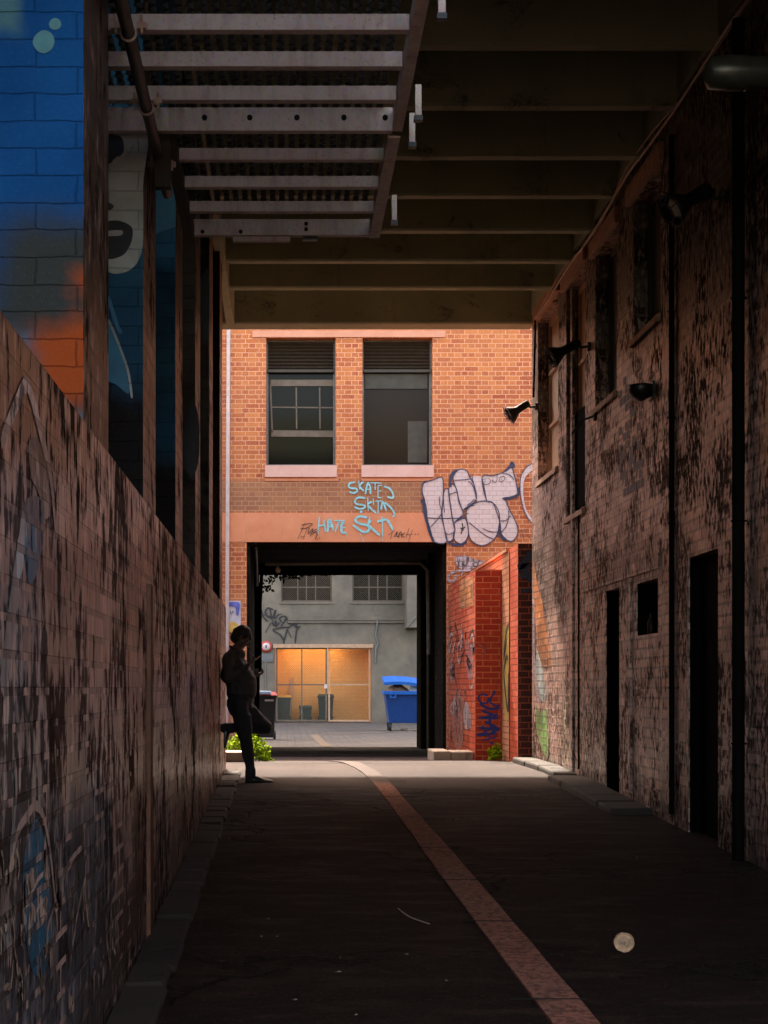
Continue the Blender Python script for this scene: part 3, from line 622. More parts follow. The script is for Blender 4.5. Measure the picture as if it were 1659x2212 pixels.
pipe_thing('conduit',[(XR-.02,18.6-.9,gz(17.7)+.12),(XR-.02,17.7,3.02)],.012,'darkpipe','thin black conduit on the right wall below the second window','conduit',off=.02)
pipe_thing('conduit',[(XR-.03,9.9,5.8),(XR-.03,9.9,4.0),(XR-.03,9.85,3.4)],.02,'pipe','grey conduit dropping down the upper right wall beside the large round lamp','conduit',off=.03)
# cable strung under the ceiling
cp=[(3.24,5.0,6.0)]+[(3.235-.01*math.sin(k*.9),5+ (20.4-5)*k/14,5.86-.04*math.sin(math.pi*((k*1.0)%3)/3)) for k in range(1,14)]+[(3.24,20.5,5.80)]
t=thing('cable',cp[0],'pale twin cable strung along the top of the right wall under the ceiling ribs','cable')
mb=MB(); mb.tube(smooth_path(cp,k=4),.013,6); mb.build('cable_run',M['cable'],t)
mb=MB(); mb.tube(smooth_path([(a+.03*math.sin(i*1.3),b,c+.025+.025*math.sin(i*1.7)) for i,(a,b,c) in enumerate(cp)],k=4),.007,6); mb.build('cable_run',M['cable'],t)
pipe_thing('conduit',[(3.24,20.55,5.82),(3.25,20.6,5.7),(3.25,20.75,4.83)],.014,'darkpipe','thin conduit dropping to the farthest lamp at the end of the right wall','conduit',off=.04)
# hook and bowl light
t=thing('wall_hook',(XR,16.8,3.87),'small black hooked bracket on the right wall below the third window','bracket'); mb=MB()
mb.cyl((XR,16.8,3.9),(XR-.03,16.8,3.9),.05,n=12); mb.tube([(XR-.03,16.8,3.9),(XR-.14,16.8,3.86),(XR-.25,16.85,3.72)],.012); mb.build('hook_arm',M['black'],t)
t=thing('wall_light',(XR,14.2,3.70),'black half-bowl wall light on the right wall among dark painted bricks','wall light'); mb=MB()
mb.lathe((XR-.11,14.2,3.72),(0,0,-1),[(.0,-.01),(.11,-.01),(.115,0),(.11,.05),(.08,.10),(.03,.13),(0,.135)],18); mb.build('light_bowl',M['black'],t)
mb=MB(); mb.box(XR-.02,XR-.001,14.12,14.28,3.60,3.76); mb.build('back_plate',M['black'],t)
t=thing('bottle',(XR+.08,14.62,sq[2]),'small glass bottle standing in the square hatch of the right wall','bottle'); mb=MB()
mb.lathe((XR+.08,14.62,sq[2]),(0,0,1),[(0,0),(.03,.001),(.032,.01),(.032,.12),(.012,.16),(.012,.2),(0,.2)],14); mb.build('bottle_body',M['glass2'],t)
# ------------------------------------------------ wall flood lamps
def lamp(Y,Z,label,s=1.0,twin=False,L=.34,tilt=-.45,reach=.30,r=.05,lean=0):
    t=thing('wall_lamp',(XR,Y,Z),label,'lamp','lamps on the right wall')
    m=MB(); m.cyl((XR-.001,Y,Z),(XR-.03,Y,Z),.05,n=12); m.tube([(XR-.02,Y,Z),(XR-.09,Y,Z-.01),(XR-.13,Y,Z+.02)],.016); m.build('lamp_arm',M['black'],t)
    def head(p,d):
        d=Vector(d).normalized(); p=Vector(p)
        m=MB(); m.lathe(p,d,[(0,-.02),(r*.7,-.02),(r,.0),(r,.17*s),(r*1.1,.20*s),(r*2.2,.30*s),(r*2.4,.33*s),(r*2.3,.335*s),(r*1.0,.21*s),(0,.20*s)],20); h=m.build('lamp_head',M['black'],t)
        m=MB(); c=p+d*.345*s; m.torus(c,d,r*2.5,.006,24,5); m.torus(c+d*.03,d,r*1.4,.005,18,5); u=d.orthogonal().normalized(); w=d.cross(u)
        for k in range(6):
            a=u*math.cos(k*math.pi/3)+w*math.sin(k*math.pi/3); m.tube([c-d*.02+a*r*2.5,c+d*.03+a*r*1.4],.004,5)
        m.build('lamp_guard',M['black'],h)
        m=MB(); m.lathe(p,d,[(r*1.9,.28*s),(r*1.2,.315*s),(0,.325*s)],18); m.build('lamp_glass',M['lamp_glass'],h)
    head((XR-.13,Y,Z+.04),(-1,lean,tilt))
    if twin: head((XR-.22,Y-.25,Z-.02),(-1,-.25,tilt-.25))
lamp(20.75,4.71,'farthest lamp on the right wall, black wire-guarded, seen against the orange bricks',.85,tilt=-.65)
lamp(17.15,4.72,'black spotlight with a pale lens between the two farthest right-hand windows',1.0,tilt=-.55)
lamp(11.8,4.68,'twin-headed black spotlight with wire guards high on the dark right wall',1.0,True,tilt=-.4)
t=thing('wall_lamp',(XR,9.6,4.75),'large grey cylindrical floodlight nearest the camera at the top right','lamp','lamps on the right wall')
m=MB(); m.lathe((XR,9.6,4.75),(-1,0,0),[(.02,0),(.06,.0),(.09,.02),(.09,.08),(.10,.10),(.10,.50),(.105,.52),(.105,.60),(.095,.72),(.06,.745),(0,.75)],28); h=m.build('lamp_body',M['lampgrey'],t)
m=MB(); 
for k in (.12,.15,.18,.5):
    m=MB(); m.torus((XR-k,9.6,4.75),(1,0,0),.102,.006,28,6); m.build('cooling_ring',M['lampgrey'],h)
m=MB(); m.tube(smooth_path([(XR,9.7,5.15),(XR-.2,9.65,5.08),(XR-.33,9.6,4.98)]),.008); m.build('lamp_lead',M['cable'],t)
# ------------------------------------------------ steel walkway under the ceiling
wk=thing('steel_walkway',(0,8,3.84),'galvanised steel walkway hung on the upper left, seen from below','walkway')
ZW=3.84; XWR=.537
def channel(y,x0,x1,h,name='cross_beam'):
    m=MB(); z0=ZW; m.box(x0,x1,y,y+.008,z0,z0+h); m.box(x0,x1,y+.008,y+.05,z0,z0+.007); m.box(x0,x1,y+.008,y+.05,z0+h-.007,z0+h); return m.build(name,M['galv'],wk)
for y in (5.5,5.95,6.37,6.79,7.19,7.60): channel(y,-1.45,XWR-.01,.068)
big=channel(8.02,-1.45,XWR+.0,.118,'landing_channel')
for y in (8.46,8.92,9.38): channel(y,-.60,XWR-.01,.062)
big2=channel(9.87,-.64,XWR+.0,.10,'landing_channel')
for x in (-.42,-.19,.05,.29,.50): m=MB(); m.cyl((x-.0,8.022,3.905),(x,8.012,3.905),.014,n=14); m.build('bolt_hole',M['hole'],big)
for x,z in ((-.53,3.86),(-.29,3.86),(.12,3.875),(.12,3.91),(-.60,3.89)): m=MB(); m.cyl((x,9.872,z),(x,9.862,z),.012,n=14); m.build('bolt_hole',M['hole'],big2)
m=MB(); m.box(XWR,XWR+.055,5.0,8.09,ZW+.02,ZW+.03); m.box(XWR,XWR+.01,5.0,8.09,ZW+.03,ZW+.10); m.box(XWR-.02,XWR+.045,8.09,9.90,ZW-.012,ZW-.002); m.box(XWR-.02,XWR-.01,8.09,9.90,ZW,ZW+.09); m.build('side_rail',M['galv'],wk)
for (x,y) in ((.66,6.55),(.66,7.72),(.66,8.10),(.66,9.45)):
    m=MB(); m.box(x-.03,x-.0,y,y+.03,ZW-.03,ZW+.12); p=m.build('handrail_post',M['galv'],wk); m=MB(); m.box(x-.036,x+.006,y-.006,y+.036,ZW-.055,ZW-.031); m.build('post_foot',M['black'],p)
m=MB(); m.box(-.34,.02,9.90,9.94,ZW-.03,ZW+.0); m.build('joint_plate',M['galv'],wk); m=MB(); m.box(.10,.19,9.90,9.94,ZW-.02,ZW+.0); m.build('joint_plate',M['black'],wk)
# grating: interlocked wavy bars
g=MB(); pitch=.056; nX=int((XWR-.02+1.45)/pitch)
for i in range(nX):
    x0=-1.43+i*pitch; ya=5.0 ; yb=9.86 if x0>-.62 else 8.02
    n=int((yb-ya)/.0105); A=.0175; ph=0 if i%2 else math.pi; top=[];bot=[]
    for k in range(n+1):
        y=ya+k*.0105; x=x0+A*math.sin(2*math.pi*y/.084+ph); bot.append((x,y,ZW+.12)); top.append((x,y,ZW+.145))
    nn=len(bot); g.add(bot+top,[(k,k+1,nn+k+1,nn+k) for k in range(nn-1)])
    # lower lip gives each bar a visible width from below
    l=[(b[0]-.0045,b[1],b[2]) for b in bot]; r_=[(b[0]+.0045,b[1],b[2]) for b in bot]; g.add(l+r_,[(k,nn+k,nn+k+1,k+1) for k in range(nn-1)])
g.build('grating',M['grate'],wk)
m=MB(); m.add([(-.60,8.10,ZW),(-.56,8.10,ZW),(-.50,8.10,ZW-.0),(-.60,9.2,ZW-.0)],[(0,1,2,3)])
m=MB(); m.box(-.68,-.60,8.10,8.16,ZW-.26,ZW+.06,None); m.box(-.64,-.58,8.16,9.86,ZW-.04,ZW+.06); m.build('inner_rail',M['olive'],wk)
# scaffold pipe below
t=thing('steel_pipe',(-.67,7.5,3.75),'rusty round pipe clamped beneath the left side of the steel walkway','pipe')
m=MB(); m.tube([(-.665,4.6,3.745),(-.665,8.75,3.745)],.028,14); m.build('pipe_run',M['pipe'],t)
for y in (6.6,7.45,8.35):
    m=MB(); m.torus((-.665,y,3.745),(0,1,0),.032,.006,18,6); m.box(-.74,-.70,y-.01,y+.012,3.765,3.79); m.box(-.63,-.59,y-.01,y+.012,3.765,3.79); m.cyl((-.72,y,3.745),(-.72,y,3.82),.007,n=6); m.cyl((-.61,y,3.745),(-.61,y,3.82),.007,n=6); m.build('pipe_clamp',M['galv'],t)
# ------------------------------------------------ orange brick building across the lane
fb=thing('brick_building',(1,YF,0),'orange brick building closing the lane, with two dark windows above a passage','building')
def wx(x): return (x-CX)*YF/F
def wz(y): return 1-(y-CY)*YF/F
W1=(wx(575),wx(725),wz(1006),wz(730)); W2=(wx(783),wx(934),wz(1006),wz(730)); OP=(wx(533),wx(965),-.6,wz(1171))
mb=MB(); wall(mb,'y',YF,YF+.35,-9,9,-1,7.3,[W1,W2,OP]); mb.build('wall',M['facade'],fb)
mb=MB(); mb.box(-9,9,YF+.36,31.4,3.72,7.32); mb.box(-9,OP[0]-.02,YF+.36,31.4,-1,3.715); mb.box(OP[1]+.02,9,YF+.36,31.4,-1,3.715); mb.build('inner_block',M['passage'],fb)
mb=MB(); mb.box(-9,wx(940),YF-.012,YF-.001,OP[3]+.002,wz(1108)); mb.build('render_band',M['salmon'],fb)
mb=MB(); mb.box(wx(545),wx(962),YF-.03,YF-.001,wz(729),wz(715)); mb.build('window_head_band',M['headtrim'],fb)
for W in (W1,W2):
    mb=MB(); y0,y1=YF-.05,YF+.19; z1=W[2]; z0=wz(1031)
    mb.add([(W[0]-.02,y0,z0),(W[1]+.02,y0,z0),(W[1]+.02,y0,z1+.002),(W[0]-.02,y0,z1+.002),(W[0]+.002,y1,z1+.03),(W[1]-.002,y1,z1+.03),(W[0]-.02,YF-.001,z0),(W[1]+.02,YF-.001,z0),(W[0]-.02,YF-.001,z1+.002),(W[1]+.02,YF-.001,z1+.002)],[(0,1,2,3),(3,2,5,4),(0,6,7,1),(0,3,8,6),(1,7,9,2)])
    mb.build('sill',M['pinktrim'],fb); mb=MB(); mb.box(W[0]-.02,W[1]+.05,YF-.014,YF-.001,wz(1039),z0-.002); mb.build('render_patch',M['salmon'],fb)
    yv=YF+.20
    fr=MB(); e=.035
    fr.box(W[0],W[0]+e,yv,yv+.05,W[2],W[3]); fr.box(W[1]-e,W[1],yv,yv+.05,W[2],W[3]); fr.box(W[0]+e,W[1]-e,yv,yv+.05,W[2],W[2]+.05); fr.box(W[0]+e,W[1]-e,yv,yv+.05,W[3]-.03,W[3])
    f=fr.build('window_frame',M['sashgrey'],fb,.004)
    sh=MB(); zt=W[3]-.03; zb=wz(797)
    k=0; z=zt
    while z>zb+.02:
        sh.add([(W[0]+e,yv-.03,z),(W[1]-e,yv-.03,z),(W[1]-e,yv-.055,z-.03),(W[0]+e,yv-.055,z-.03),(W[0]+e,yv-.03,z-.055),(W[1]-e,yv-.03,z-.055)],[(0,3,2,1),(3,4,5,2)]); z-=.06
    sh.box(W[0]+e*.6,W[1]-e*.6,yv-.075,yv-.02,zb-.03,zb+.018); sh.build('roller_shutter',M['shutter'],fb)
    p=MB(); p.quad((W[0]+e,yv+.03,W[2]+.05),(W[1]-e,yv+.03,W[2]+.05),(W[1]-e,yv+.03,W[3]-.03),(W[0]+e,yv+.03,W[3]-.03)); p.build('window_pane',M['glass'] if W is W1 else M['glass2'],f)
    if W is W1:
        s=MB(); ta=lambda x,y,d=.02:(wx(x),yv+d,wz(y))
        def bar(a,b,w): 
            A=Vector(ta(*a));B=Vector(ta(*b)); d=(B-A).normalized(); q=Vector((-d.z,0,d.x))*w; s.add([A-q,B-q,B+q,A+q,*[v+Vector((0,-.012,0)) for v in (A-q,B-q,B+q,A+q)]],[(0,1,2,3),(4,7,6,5),(0,4,5,1),(3,2,6,7)])
        bar((584,822),(722,822),.055); bar((586,932),(724,933),.055); bar((587,875),(722,876),.011); bar((640,832),(641,922),.011); bar((691,832),(692,922),.011); bar((584,826),(588,930),.012)
        s.build('inner_sash',M['sashpale'],f)
    else:
        s=MB(); s.box(wx(790),wx(925),yv+.0,yv+.025,wz(835),wz(803)); s.build('inner_board',M['olive'],f); s=MB(); s.box(wx(883),wx(925),yv+.018,yv+.026,wz(995),wz(905)); s.build('inner_board',M['olive'],f)
# jambs and soffit of the passage
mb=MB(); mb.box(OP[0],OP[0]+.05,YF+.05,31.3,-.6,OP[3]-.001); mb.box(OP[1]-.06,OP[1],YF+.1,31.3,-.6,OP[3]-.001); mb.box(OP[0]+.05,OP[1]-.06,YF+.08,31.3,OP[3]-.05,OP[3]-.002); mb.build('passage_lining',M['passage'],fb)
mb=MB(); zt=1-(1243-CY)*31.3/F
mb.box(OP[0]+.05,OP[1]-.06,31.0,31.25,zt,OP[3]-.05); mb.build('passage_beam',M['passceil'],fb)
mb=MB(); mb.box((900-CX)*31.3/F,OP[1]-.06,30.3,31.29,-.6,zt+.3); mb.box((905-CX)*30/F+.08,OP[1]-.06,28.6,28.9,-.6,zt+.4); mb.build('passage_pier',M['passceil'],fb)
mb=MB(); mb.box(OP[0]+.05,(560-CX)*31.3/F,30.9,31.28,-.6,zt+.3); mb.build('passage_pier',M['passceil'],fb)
# ragged vine and pipes at the left of the passage roof
rn=random.Random(21); v=MB()
for k in range(420):
    u=rn.random(); x=OP[0]+.08+u*2.9; z=zt+.06-(.20*(1-u)**3)*rn.random()*1.6+rn.uniform(-.05,.06); 
    if u<.12: z-=rn.random()*.28
    y=30.7+rn.random()*.2; s=rn.uniform(.02,.05); a=rn.random()*6.3; d1=Vector((math.cos(a),.2,math.sin(a)))*s; d2=Vector((-math.sin(a),.4,math.cos(a)))*s*.6; c=Vector((x,y,z)); v.add([c-d1,c-d2,c+d1,c+d2],[(0,1,2,3)])
vt=tag(v.build('hanging_vine',M['passage']),'dark ragged dead growth hanging along the passage ceiling edge','plant')
pipe_thing('downpipe',[(OP[0]+.20,30.4,3.2),(OP[0]+.17,30.4,2.6),(OP[0]+.17,30.4,1.35),(OP[0]+.13,30.4,1.2),(OP[0]+.13,30.4,.2)],.035,'darkpipe','black downpipe inside the left mouth of the passage behind the leaning man','pipe',off=.05)
pipe_thing('ceiling_pipe',[(OP[0]+.3,28.2,3.22),(OP[1]-.35,28.2,3.24),(OP[1]-.22,28.2,3.1),(OP[1]-.2,28.2,1.6)],.035,'pipe','dark service pipe running under the passage ceiling','pipe')
pipe_thing('ceiling_pipe',[(OP[0]+.15,YF+.3,3.42),(OP[0]+.12,29.5,3.30),(OP[0]+.1,30.6,3.0)],.03,'pipe','rusty pipe sloping down the left corner of the passage roof','pipe')
t=thing('globe_lamp',((600-CX)*28.5/F,28.5,wz(1212)),'small round glass lamp hanging in the passage roof','lamp'); m=MB(); c=t.location; m.lathe(c,(0,0,-1),[(0,-.03),(.02,-.02),(.045,.02),(.05,.05),(.035,.085),(0,.1)],16); m.build('lamp_globe',M['lamp_glass'],t); m=MB(); m.cyl(c+Vector((0,0,.02)),c+Vector((0,0,.2)),.008,n=6); m.build('lamp_stem',M['black'],t)
pipe_thing('downpipe',[(wx(489),YF-.05,gz(YF)),(wx(494),YF-.05,wz(700)),(wx(494),YF-.05,7.28)],.034,'whitepipe','white painted downpipe at the left end of the orange brick facade','pipe',off=.05)
pipe_thing('conduit',[(wx(455),YF-.05,-.1),(wx(455),YF-.05,7.5)],.03,'pipe','rusty conduit on the orange brick facade, hidden by the left wall','pipe') if False else None
# ------------------------------------------------ graffiti on the facade
def zmap(x0,y0,s): return lambda p:((x0+p[0]/s)/1.8228,(y0+p[1]/s)/1.8228)
gr=[0.003]
def gfill(z,pts,mat,Y=YF,par=None,k=4,name='graffiti_fill'):
    gr[0]+=.0005; q=smooth_path([P(*z(p),Y) for p in pts],True,k); q=[(a,Y-gr[0]-.012,c) for a,b,c in q]; m=MB(); m.poly(q[::-1]); return m.build(name,M[mat],par or fb)
def gline(z,strokes,mat,w,Y=YF,par=None,closed=False,name='graffiti_stroke',k=5,o=.026):
    m=MB(); oo=o
    for st in strokes:
        oo+=.00025
        if len(st)==1: 
            c=P(*z(st[0]),Y); m.poly([(c[0]+w*.8*math.cos(a*math.pi/5),Y-oo,c[2]+w*.8*math.sin(a*math.pi/5)) for a in range(10)]); continue
        q=smooth_path([P(*z(p),Y) for p in st],closed,k) if len(st)>2 else [P(*z(p),Y) for p in st]
        q=[(a,Y-oo,c) for a,b,c in q]; ribbon(m,q,w,(0,-1,0),closed)
    return m.build(name,M[mat],par or fb)
z5=zmap(1650,1750,3.318)
fills=[[(40,620),(55,520),(100,490),(190,462),(300,432),(316,600),(308,760),(298,900),(330,1110),(360,1278),(205,1278),(150,1130),(105,960),(88,800)],
 [(330,600),(380,590),(400,720),(430,940),(465,1100),(440,1240),(365,1260),(330,1100),(292,930),(310,740)],
 [(385,640),(395,550),(440,522),(480,570),(500,640),(520,760),(575,900),(500,980),(450,1030),(430,940),(400,760)],
 [(450,490),(445,420),(495,345),(560,325),(625,350),(655,420),(690,480),(725,560),(745,720),(610,830),(570,860),(520,730),(490,600)],
 [(680,430),(820,425),(850,560),(880,735),(760,745),(722,570)],
 [(820,430),(960,412),(1090,370),(1150,330),(1210,310),(1240,400),(1265,500),(1285,620),(1270,665),(1180,690),(1090,705),(1130,740),(1180,860),(1240,970),(1288,1100),(1275,1200),(1200,1270),(1120,1225),(1070,1160),(1050,1000),(960,760),(880,735)],
 [(450,1040),(520,990),(600,970),(640,1100),(632,1220),(560,1297),(480,1272),(445,1200),(468,1120)],
 [(612,885),(700,785),(830,742),(960,765),(1030,860),(1050,980),(1030,1130),(980,1240),(850,1320),(740,1300),(660,1220),(635,1050)]]
for fpts in fills: gfill(z5,fpts,'g_white',k=3)
gfill(z5,[(1480,250),(1400,310),(1330,430),(1320,560),(1335,740),(1385,900),(1480,1030),(1480,980),(1400,860),(1365,700),(1360,540),(1390,420),(1480,330)],'g_white',k=2)
gline(z5,fills[:1]+fills[1:3]+fills[3:4]+fills[5:],'g_navy',.017,closed=True,k=3)
gline(z5,[[(690,420),(720,560),(745,720)],[(820,430),(850,570),(880,735)],[(455,470),(560,465),(690,450)],[(385,670),(430,640),(500,625)],[(270,680),(268,780),(290,910),(145,1085)],[(315,640),(320,780),(332,900)],[(108,960),(250,968),(440,966),(600,960)],[(450,1040),(520,980),(600,915),(640,905)],[(620,800),(680,760),(720,715)],[(580,845),(660,815),(730,792)],
  [(650,1020),(760,1110),(880,1200),(990,1245)],[(830,1100),(920,1140),(1030,1145)],[(340,1150),(380,1180),(450,1150),(470,1100)],[(1055,1000),(1130,995),(1200,930)],[(1070,1150),(1130,1080),(1170,950),(1165,860)],[(1480,245),(1380,320),(1325,440),(1318,600),(1345,780),(1400,930),(1480,1045)],[(640,480),(700,540),(735,650)],[(1090,380),(1180,400),(1240,470)]],'g_navy',.014)
gline(z5,[[(60,700),(65,860),(100,1010),(140,1150),(190,1275)],[(410,560),(405,450),(440,380),(500,338)],[(1100,712),(1200,700),(1290,660)],[(1190,290),(1210,240),(1235,280),(1205,310)],[(1290,660),(1305,600),(1300,560)],[(1045,1120),(1060,1200),(1130,1255)],[(380,1285),(460,1310),(560,1310),(620,1270)],[(1120,350),(1170,310),(1200,270)]],'g_navy',.045,o=.019)
gline(z5,[[(60,560),(90,500),(120,480)],[(20,740),(90,745)]],'g_navy',.09,o=.0135)
gline(z5,[[(562,1030),(568,1090),(545,1175)],[(535,1090),(568,1105),(596,1078)],[(568,1105),(580,1128)]],'g_black',.02,name='graffiti_star')
gline(z5,[[(835,460),(900,440)],[(865,450),(850,520)],[(840,525),(900,520),(935,480),(900,440)],[(950,460),(965,520)],[(950,460),(990,500),(1015,470)],[(1015,470),(1020,400),(1030,400)],[(1070,540),(1075,440)],[(1040,480),(1060,430),(1110,420),(1115,460),(1075,490),(1045,480)],[(1150,500)],[(1185,500)]],'g_black',.009,name='graffiti_tag')
gline(z5,[[(1325,1130),(1425,1105)],[(1340,1110),(1365,1255)],[(1410,1180),(1460,1250)]],'g_black',.016,name='graffiti_tag')
z6=zmap(1150,1850,3.016)
gline(z6,[[(745,150),(690,160),(670,195),(700,220),(760,225),(772,255),(730,278),(680,262)],[(790,130),(802,235)],[(850,140),(800,195),(855,255)],[(900,150),(880,230),(870,290)],[(895,150),(925,200),(930,290)],[(878,235),(940,232)],[(930,155),(1060,160)],[(985,160),(985,240)],[(1020,190),(1018,330)],[(1020,190),(1070,185)],[(1020,255),(1060,250)],[(1020,330),(1060,335)],[(1090,200),(1150,220),(1195,280),(1195,335),(1130,322)],
  [(870,340),(790,330),(745,370),(770,410),(850,420),(862,450),(800,467),(740,440)],[(895,330),(905,490)],[(950,380),(900,420),(1000,520)],[(962,345),(968,420)],[(1022,370),(1020,520)],[(990,375),(1070,372)],[(1055,480),(1075,385),(1120,490)],[(1100,390),(1150,430),(1200,490),(1215,540),(1190,560)],[(820,500)]],'g_cyan',.030,name='graffiti_tag')
gline(z6,[[(325,560),(305,760)],[(380,600),(395,740)],[(310,670),(390,655)],[(420,740),(440,590),(490,720)],[(430,680),(475,670)],[(500,605),(625,605)],[(560,610),(510,740)],[(625,640),(590,640),(590,740),(640,745)],[(590,690),(630,688)],[(890,570),(800,555),(750,600),(800,640),(890,660),(915,710),(850,742),(720,655)],[(925,560),(900,630)],[(935,600),(905,650),(940,690),(1040,780)],[(1010,620),(1070,600),(1130,600),(1200,720)],[(1070,560),(1075,790)]],'g_cyan',.040,name='graffiti_tag')
gline(z6,[[(640,740),(655,810)],[(810,755),(850,860)],[(1075,790),(1075,850)]],'g_cyan',.014,name='graffiti_drip')
gline(z6,[[(155,630),(65,820)],[(110,655),(240,640),(180,690),(100,700)],[(185,680),(130,830)],[(90,800),(150,790)],[(205,690),(190,760),(250,700),(215,790)],[(290,700),(245,745),(300,745),(272,830)],[(315,715),(240,770)],[(300,822)],[(328,812)]],'g_black',.012,name='graffiti_tag')
gline(z6,[[(1145,775),(1215,720)],[(1190,740),(1165,830)],[(1210,800),(1250,735),(1240,785),(1275,800)],[(1255,800),(1290,735),(1300,800)],[(1262,775),(1310,770)],[(1340,745),(1300,785),(1335,800)],[(1390,690),(1350,810)],[(1430,710),(1380,858)],[(1350,768),(1435,765)],[(1465,768)],[(1498,766)]],'g_black',.012,name='graffiti_tag')
z3=zmap(1650,2050,2.011)
gline(z3,[[(430,395),(300,400),(240,430),(232,475),(270,480),(300,430)],[(330,440),(350,400)]],'g_lil',.035,name='graffiti_tag')
gfill(z3,[(290,285),(380,280),(410,300),(500,320),(520,345),(500,370),(420,378),(340,382),(300,360)],'g_lil',k=2)
gline(z3,[[(355,320),(340,345),(375,355)],[(450,330),(425,345),(445,365),(465,345),(450,330)],[(500,325),(490,370)]],'g_black',.012,name='graffiti_tag')
# pasted poster on the left of the facade
pt=thing('paper_poster',(wx(505),YF,wz(1340)),'torn blue and yellow poster pasted on the orange bricks left of the passage','poster')
def pst(x0,x1,y0,y1,mat,o,name): m=MB(); m.box(wx(x0),wx(x1),YF-o-.002,YF-o,wz(y1),wz(y0)); return m.build(name,M[mat],pt)
pst(491,520,1298,1352,'poster',.004,'poster_sheet'); 
zq=zmap(860,2300,7.375)
gfill(zq,[(290,540),(400,520),(600,540),(620,700),(580,900),(520,880),(500,680),(380,640),(300,650)],'post_blue',par=pt,name='poster_print'); gfill(zq,[(280,1130),(450,1100),(600,1200),(560,1380),(400,1400),(290,1350)],'post_yel',par=pt,name='poster_print')
gline(zq,[[(350,780),(370,850),(360,890)],[(400,770),(430,800),(410,850)],[(300,1440),(420,1430),(540,1470)]],'g_black',.012,par=pt,name='poster_print')
# ------------------------------------------------ red brick screen walls on the right
def rw(label,front,side,x0,x1,y0,z,ylen,cap=False):  # fronts and sides coloured apart, painting in how light falls on each
    t=thing('brick_wall',(x0,y0,gz(y0)),label,'wall','red brick screen walls')
    m=MB(); m.box(x0,x1,y0+.004,ylen,-.6,z); o=m.build('wall_body',M[side],t); m=MB(); m.quad((x0,y0,-.6),(x1,y0,-.6),(x1,y0,z),(x0,y0,z)); m.quad((x0,y0,z),(x1,y0,z),(x1,y0+.004,z),(x0,y0+.004,z)); m.build('front_face',M[front],t)
    if cap: m=MB(); m.box(x0-.03,x1,y0+.1,ylen,z,z+.05); m.build('coping',M['red2'],t)
    return t
r1=rw('lower bright red brick screen wall with a blue tag, beside the passage mouth','red1','red1s',2.77,3.155,23.15,2.74,26.98)
r2=rw('tall tan-edged red brick wall between the tagged wall and the darkest one','redf','red2',3.16,3.9,22.4,2.95,26.98,True)
r3=rw('darkest red brick wall, nearest the end of the right-hand building, with blue paint at its top','red3','red1s',3.17,3.9,21.6,2.98,22.38)
def rx(pts,mat,c,par,off,w=None,name='graffiti_fill',closed=True,k=3):
    q=[PX(*z3(p),c) for p in pts]; q=smooth_path(q,closed or w is None,k); q=[(c-off,b,d) for a,b,d in q]; m=MB()
    if w: ribbon(m,q,w,(-1,0,0),False)
    else: m.poly(q)
    return m.build(name,M[mat],par)
rx([(280,1420),(350,1400),(360,1520),(350,1650),(340,1790),(290,1800),(275,1640)],'g_fire',2.77,r1,.003)
rx([(370,1430),(400,1480),(415,1600),(400,1650),(365,1640),(355,1520)],'g_lil',2.77,r1,.004)
rx([(245,1100),(270,1130),(275,1250),(250,1280),(238,1180)],'g_pink',2.77,r1,.003); rx([(370,940),(410,980),(430,1100),(420,1250),(385,1240),(375,1080)],'g_pink',2.77,r1,.0035)
for st in ([(290,870),(292,940)],[(340,820),(335,880),(345,955)],[(370,850),(372,955)],[(420,1010),(445,1030)],[(300,1350),(290,1400),(275,1470),(272,1640)],[(330,1340),(320,1400)],[(360,1330),(372,1400)],[(245,1630),(262,1740)]): rx(st,'g_lil',2.77,r1,.006,.09,'graffiti_stroke')
for st in ([(300,960),(275,1040),(280,1180),(300,1290)],[(330,1000),(330,1200)],[(360,980),(355,1180)],[(410,850),(400,960)],[(290,1020),(350,990)]): rx(st,'g_black',2.77,r1,.007,.03,'graffiti_stroke')
rx([(320,470),(430,440),(430,670),(325,700)],'g_orange',2.77,r1,.002,k=1,name='paint_patch')
rq=random.Random(8)
for k in range(16):
    x0=rq.uniform(255,430); y0=rq.uniform(850,1500); q=[(x0,y0)]
    for j in range(3): q.append((min(440,max(240,q[-1][0]+rq.uniform(-30,34))),q[-1][1]+rq.uniform(-90,110)))
    rx(q,'g_black' if k%2 else 'g_lil',2.77,r1,.008+.0003*k,rq.uniform(.03,.06),'graffiti_stroke')
for k in range(9):
    x0=rq.uniform(270,410); rx([(x0,1450+rq.uniform(-40,40)),(x0+rq.uniform(-4,4),1560),(x0+rq.uniform(-8,8),1700+rq.uniform(-60,80))],'g_lil' if k%3 else 'g_fire',2.77,r1,.014+.0003*k,rq.uniform(.02,.05),'paint_drip')
gline(z3,[[(545,1385),(500,1375),(470,1400),(490,1440),(540,1440),(550,1400)],[(585,1350),(600,1360),(570,1400),(565,1440),(610,1465),(640,1460)]],'g_blue',.026,23.15,r1,o=.004,name='graffiti_tag')
gline(z3,[[(480,1450),(560,1490),(640,1480)],[(490,1500),(620,1560),(470,1560)],[(500,1560),(625,1530)],[(520,1590),(620,1650),(470,1640)],[(480,1690),(600,1640)],[(500,1620),(560,1720)],[(455,1695),(560,1690),(640,1640)],[(500,1740),(610,1715)],[(570,1530),(560,1600),(600,1700)]],'g_blue',.040,23.15,r1,o=.006,name='graffiti_tag')
gline(z3,[[(575,1760)]],'g_blue',.03,23.15,r1,o=.006,name='graffiti_tag')
gline(z3,[[(470,980),(520,1020),(490,1110)],[(550,970),(500,1060)]],'g_pink',.02,23.15,r1,o=.003,name='graffiti_tag')
rx([(663,830),(712,840),(712,1560),(690,1600),(663,1400)],'g_yellow',3.16,r2,.003,k=1,name='paint_patch')
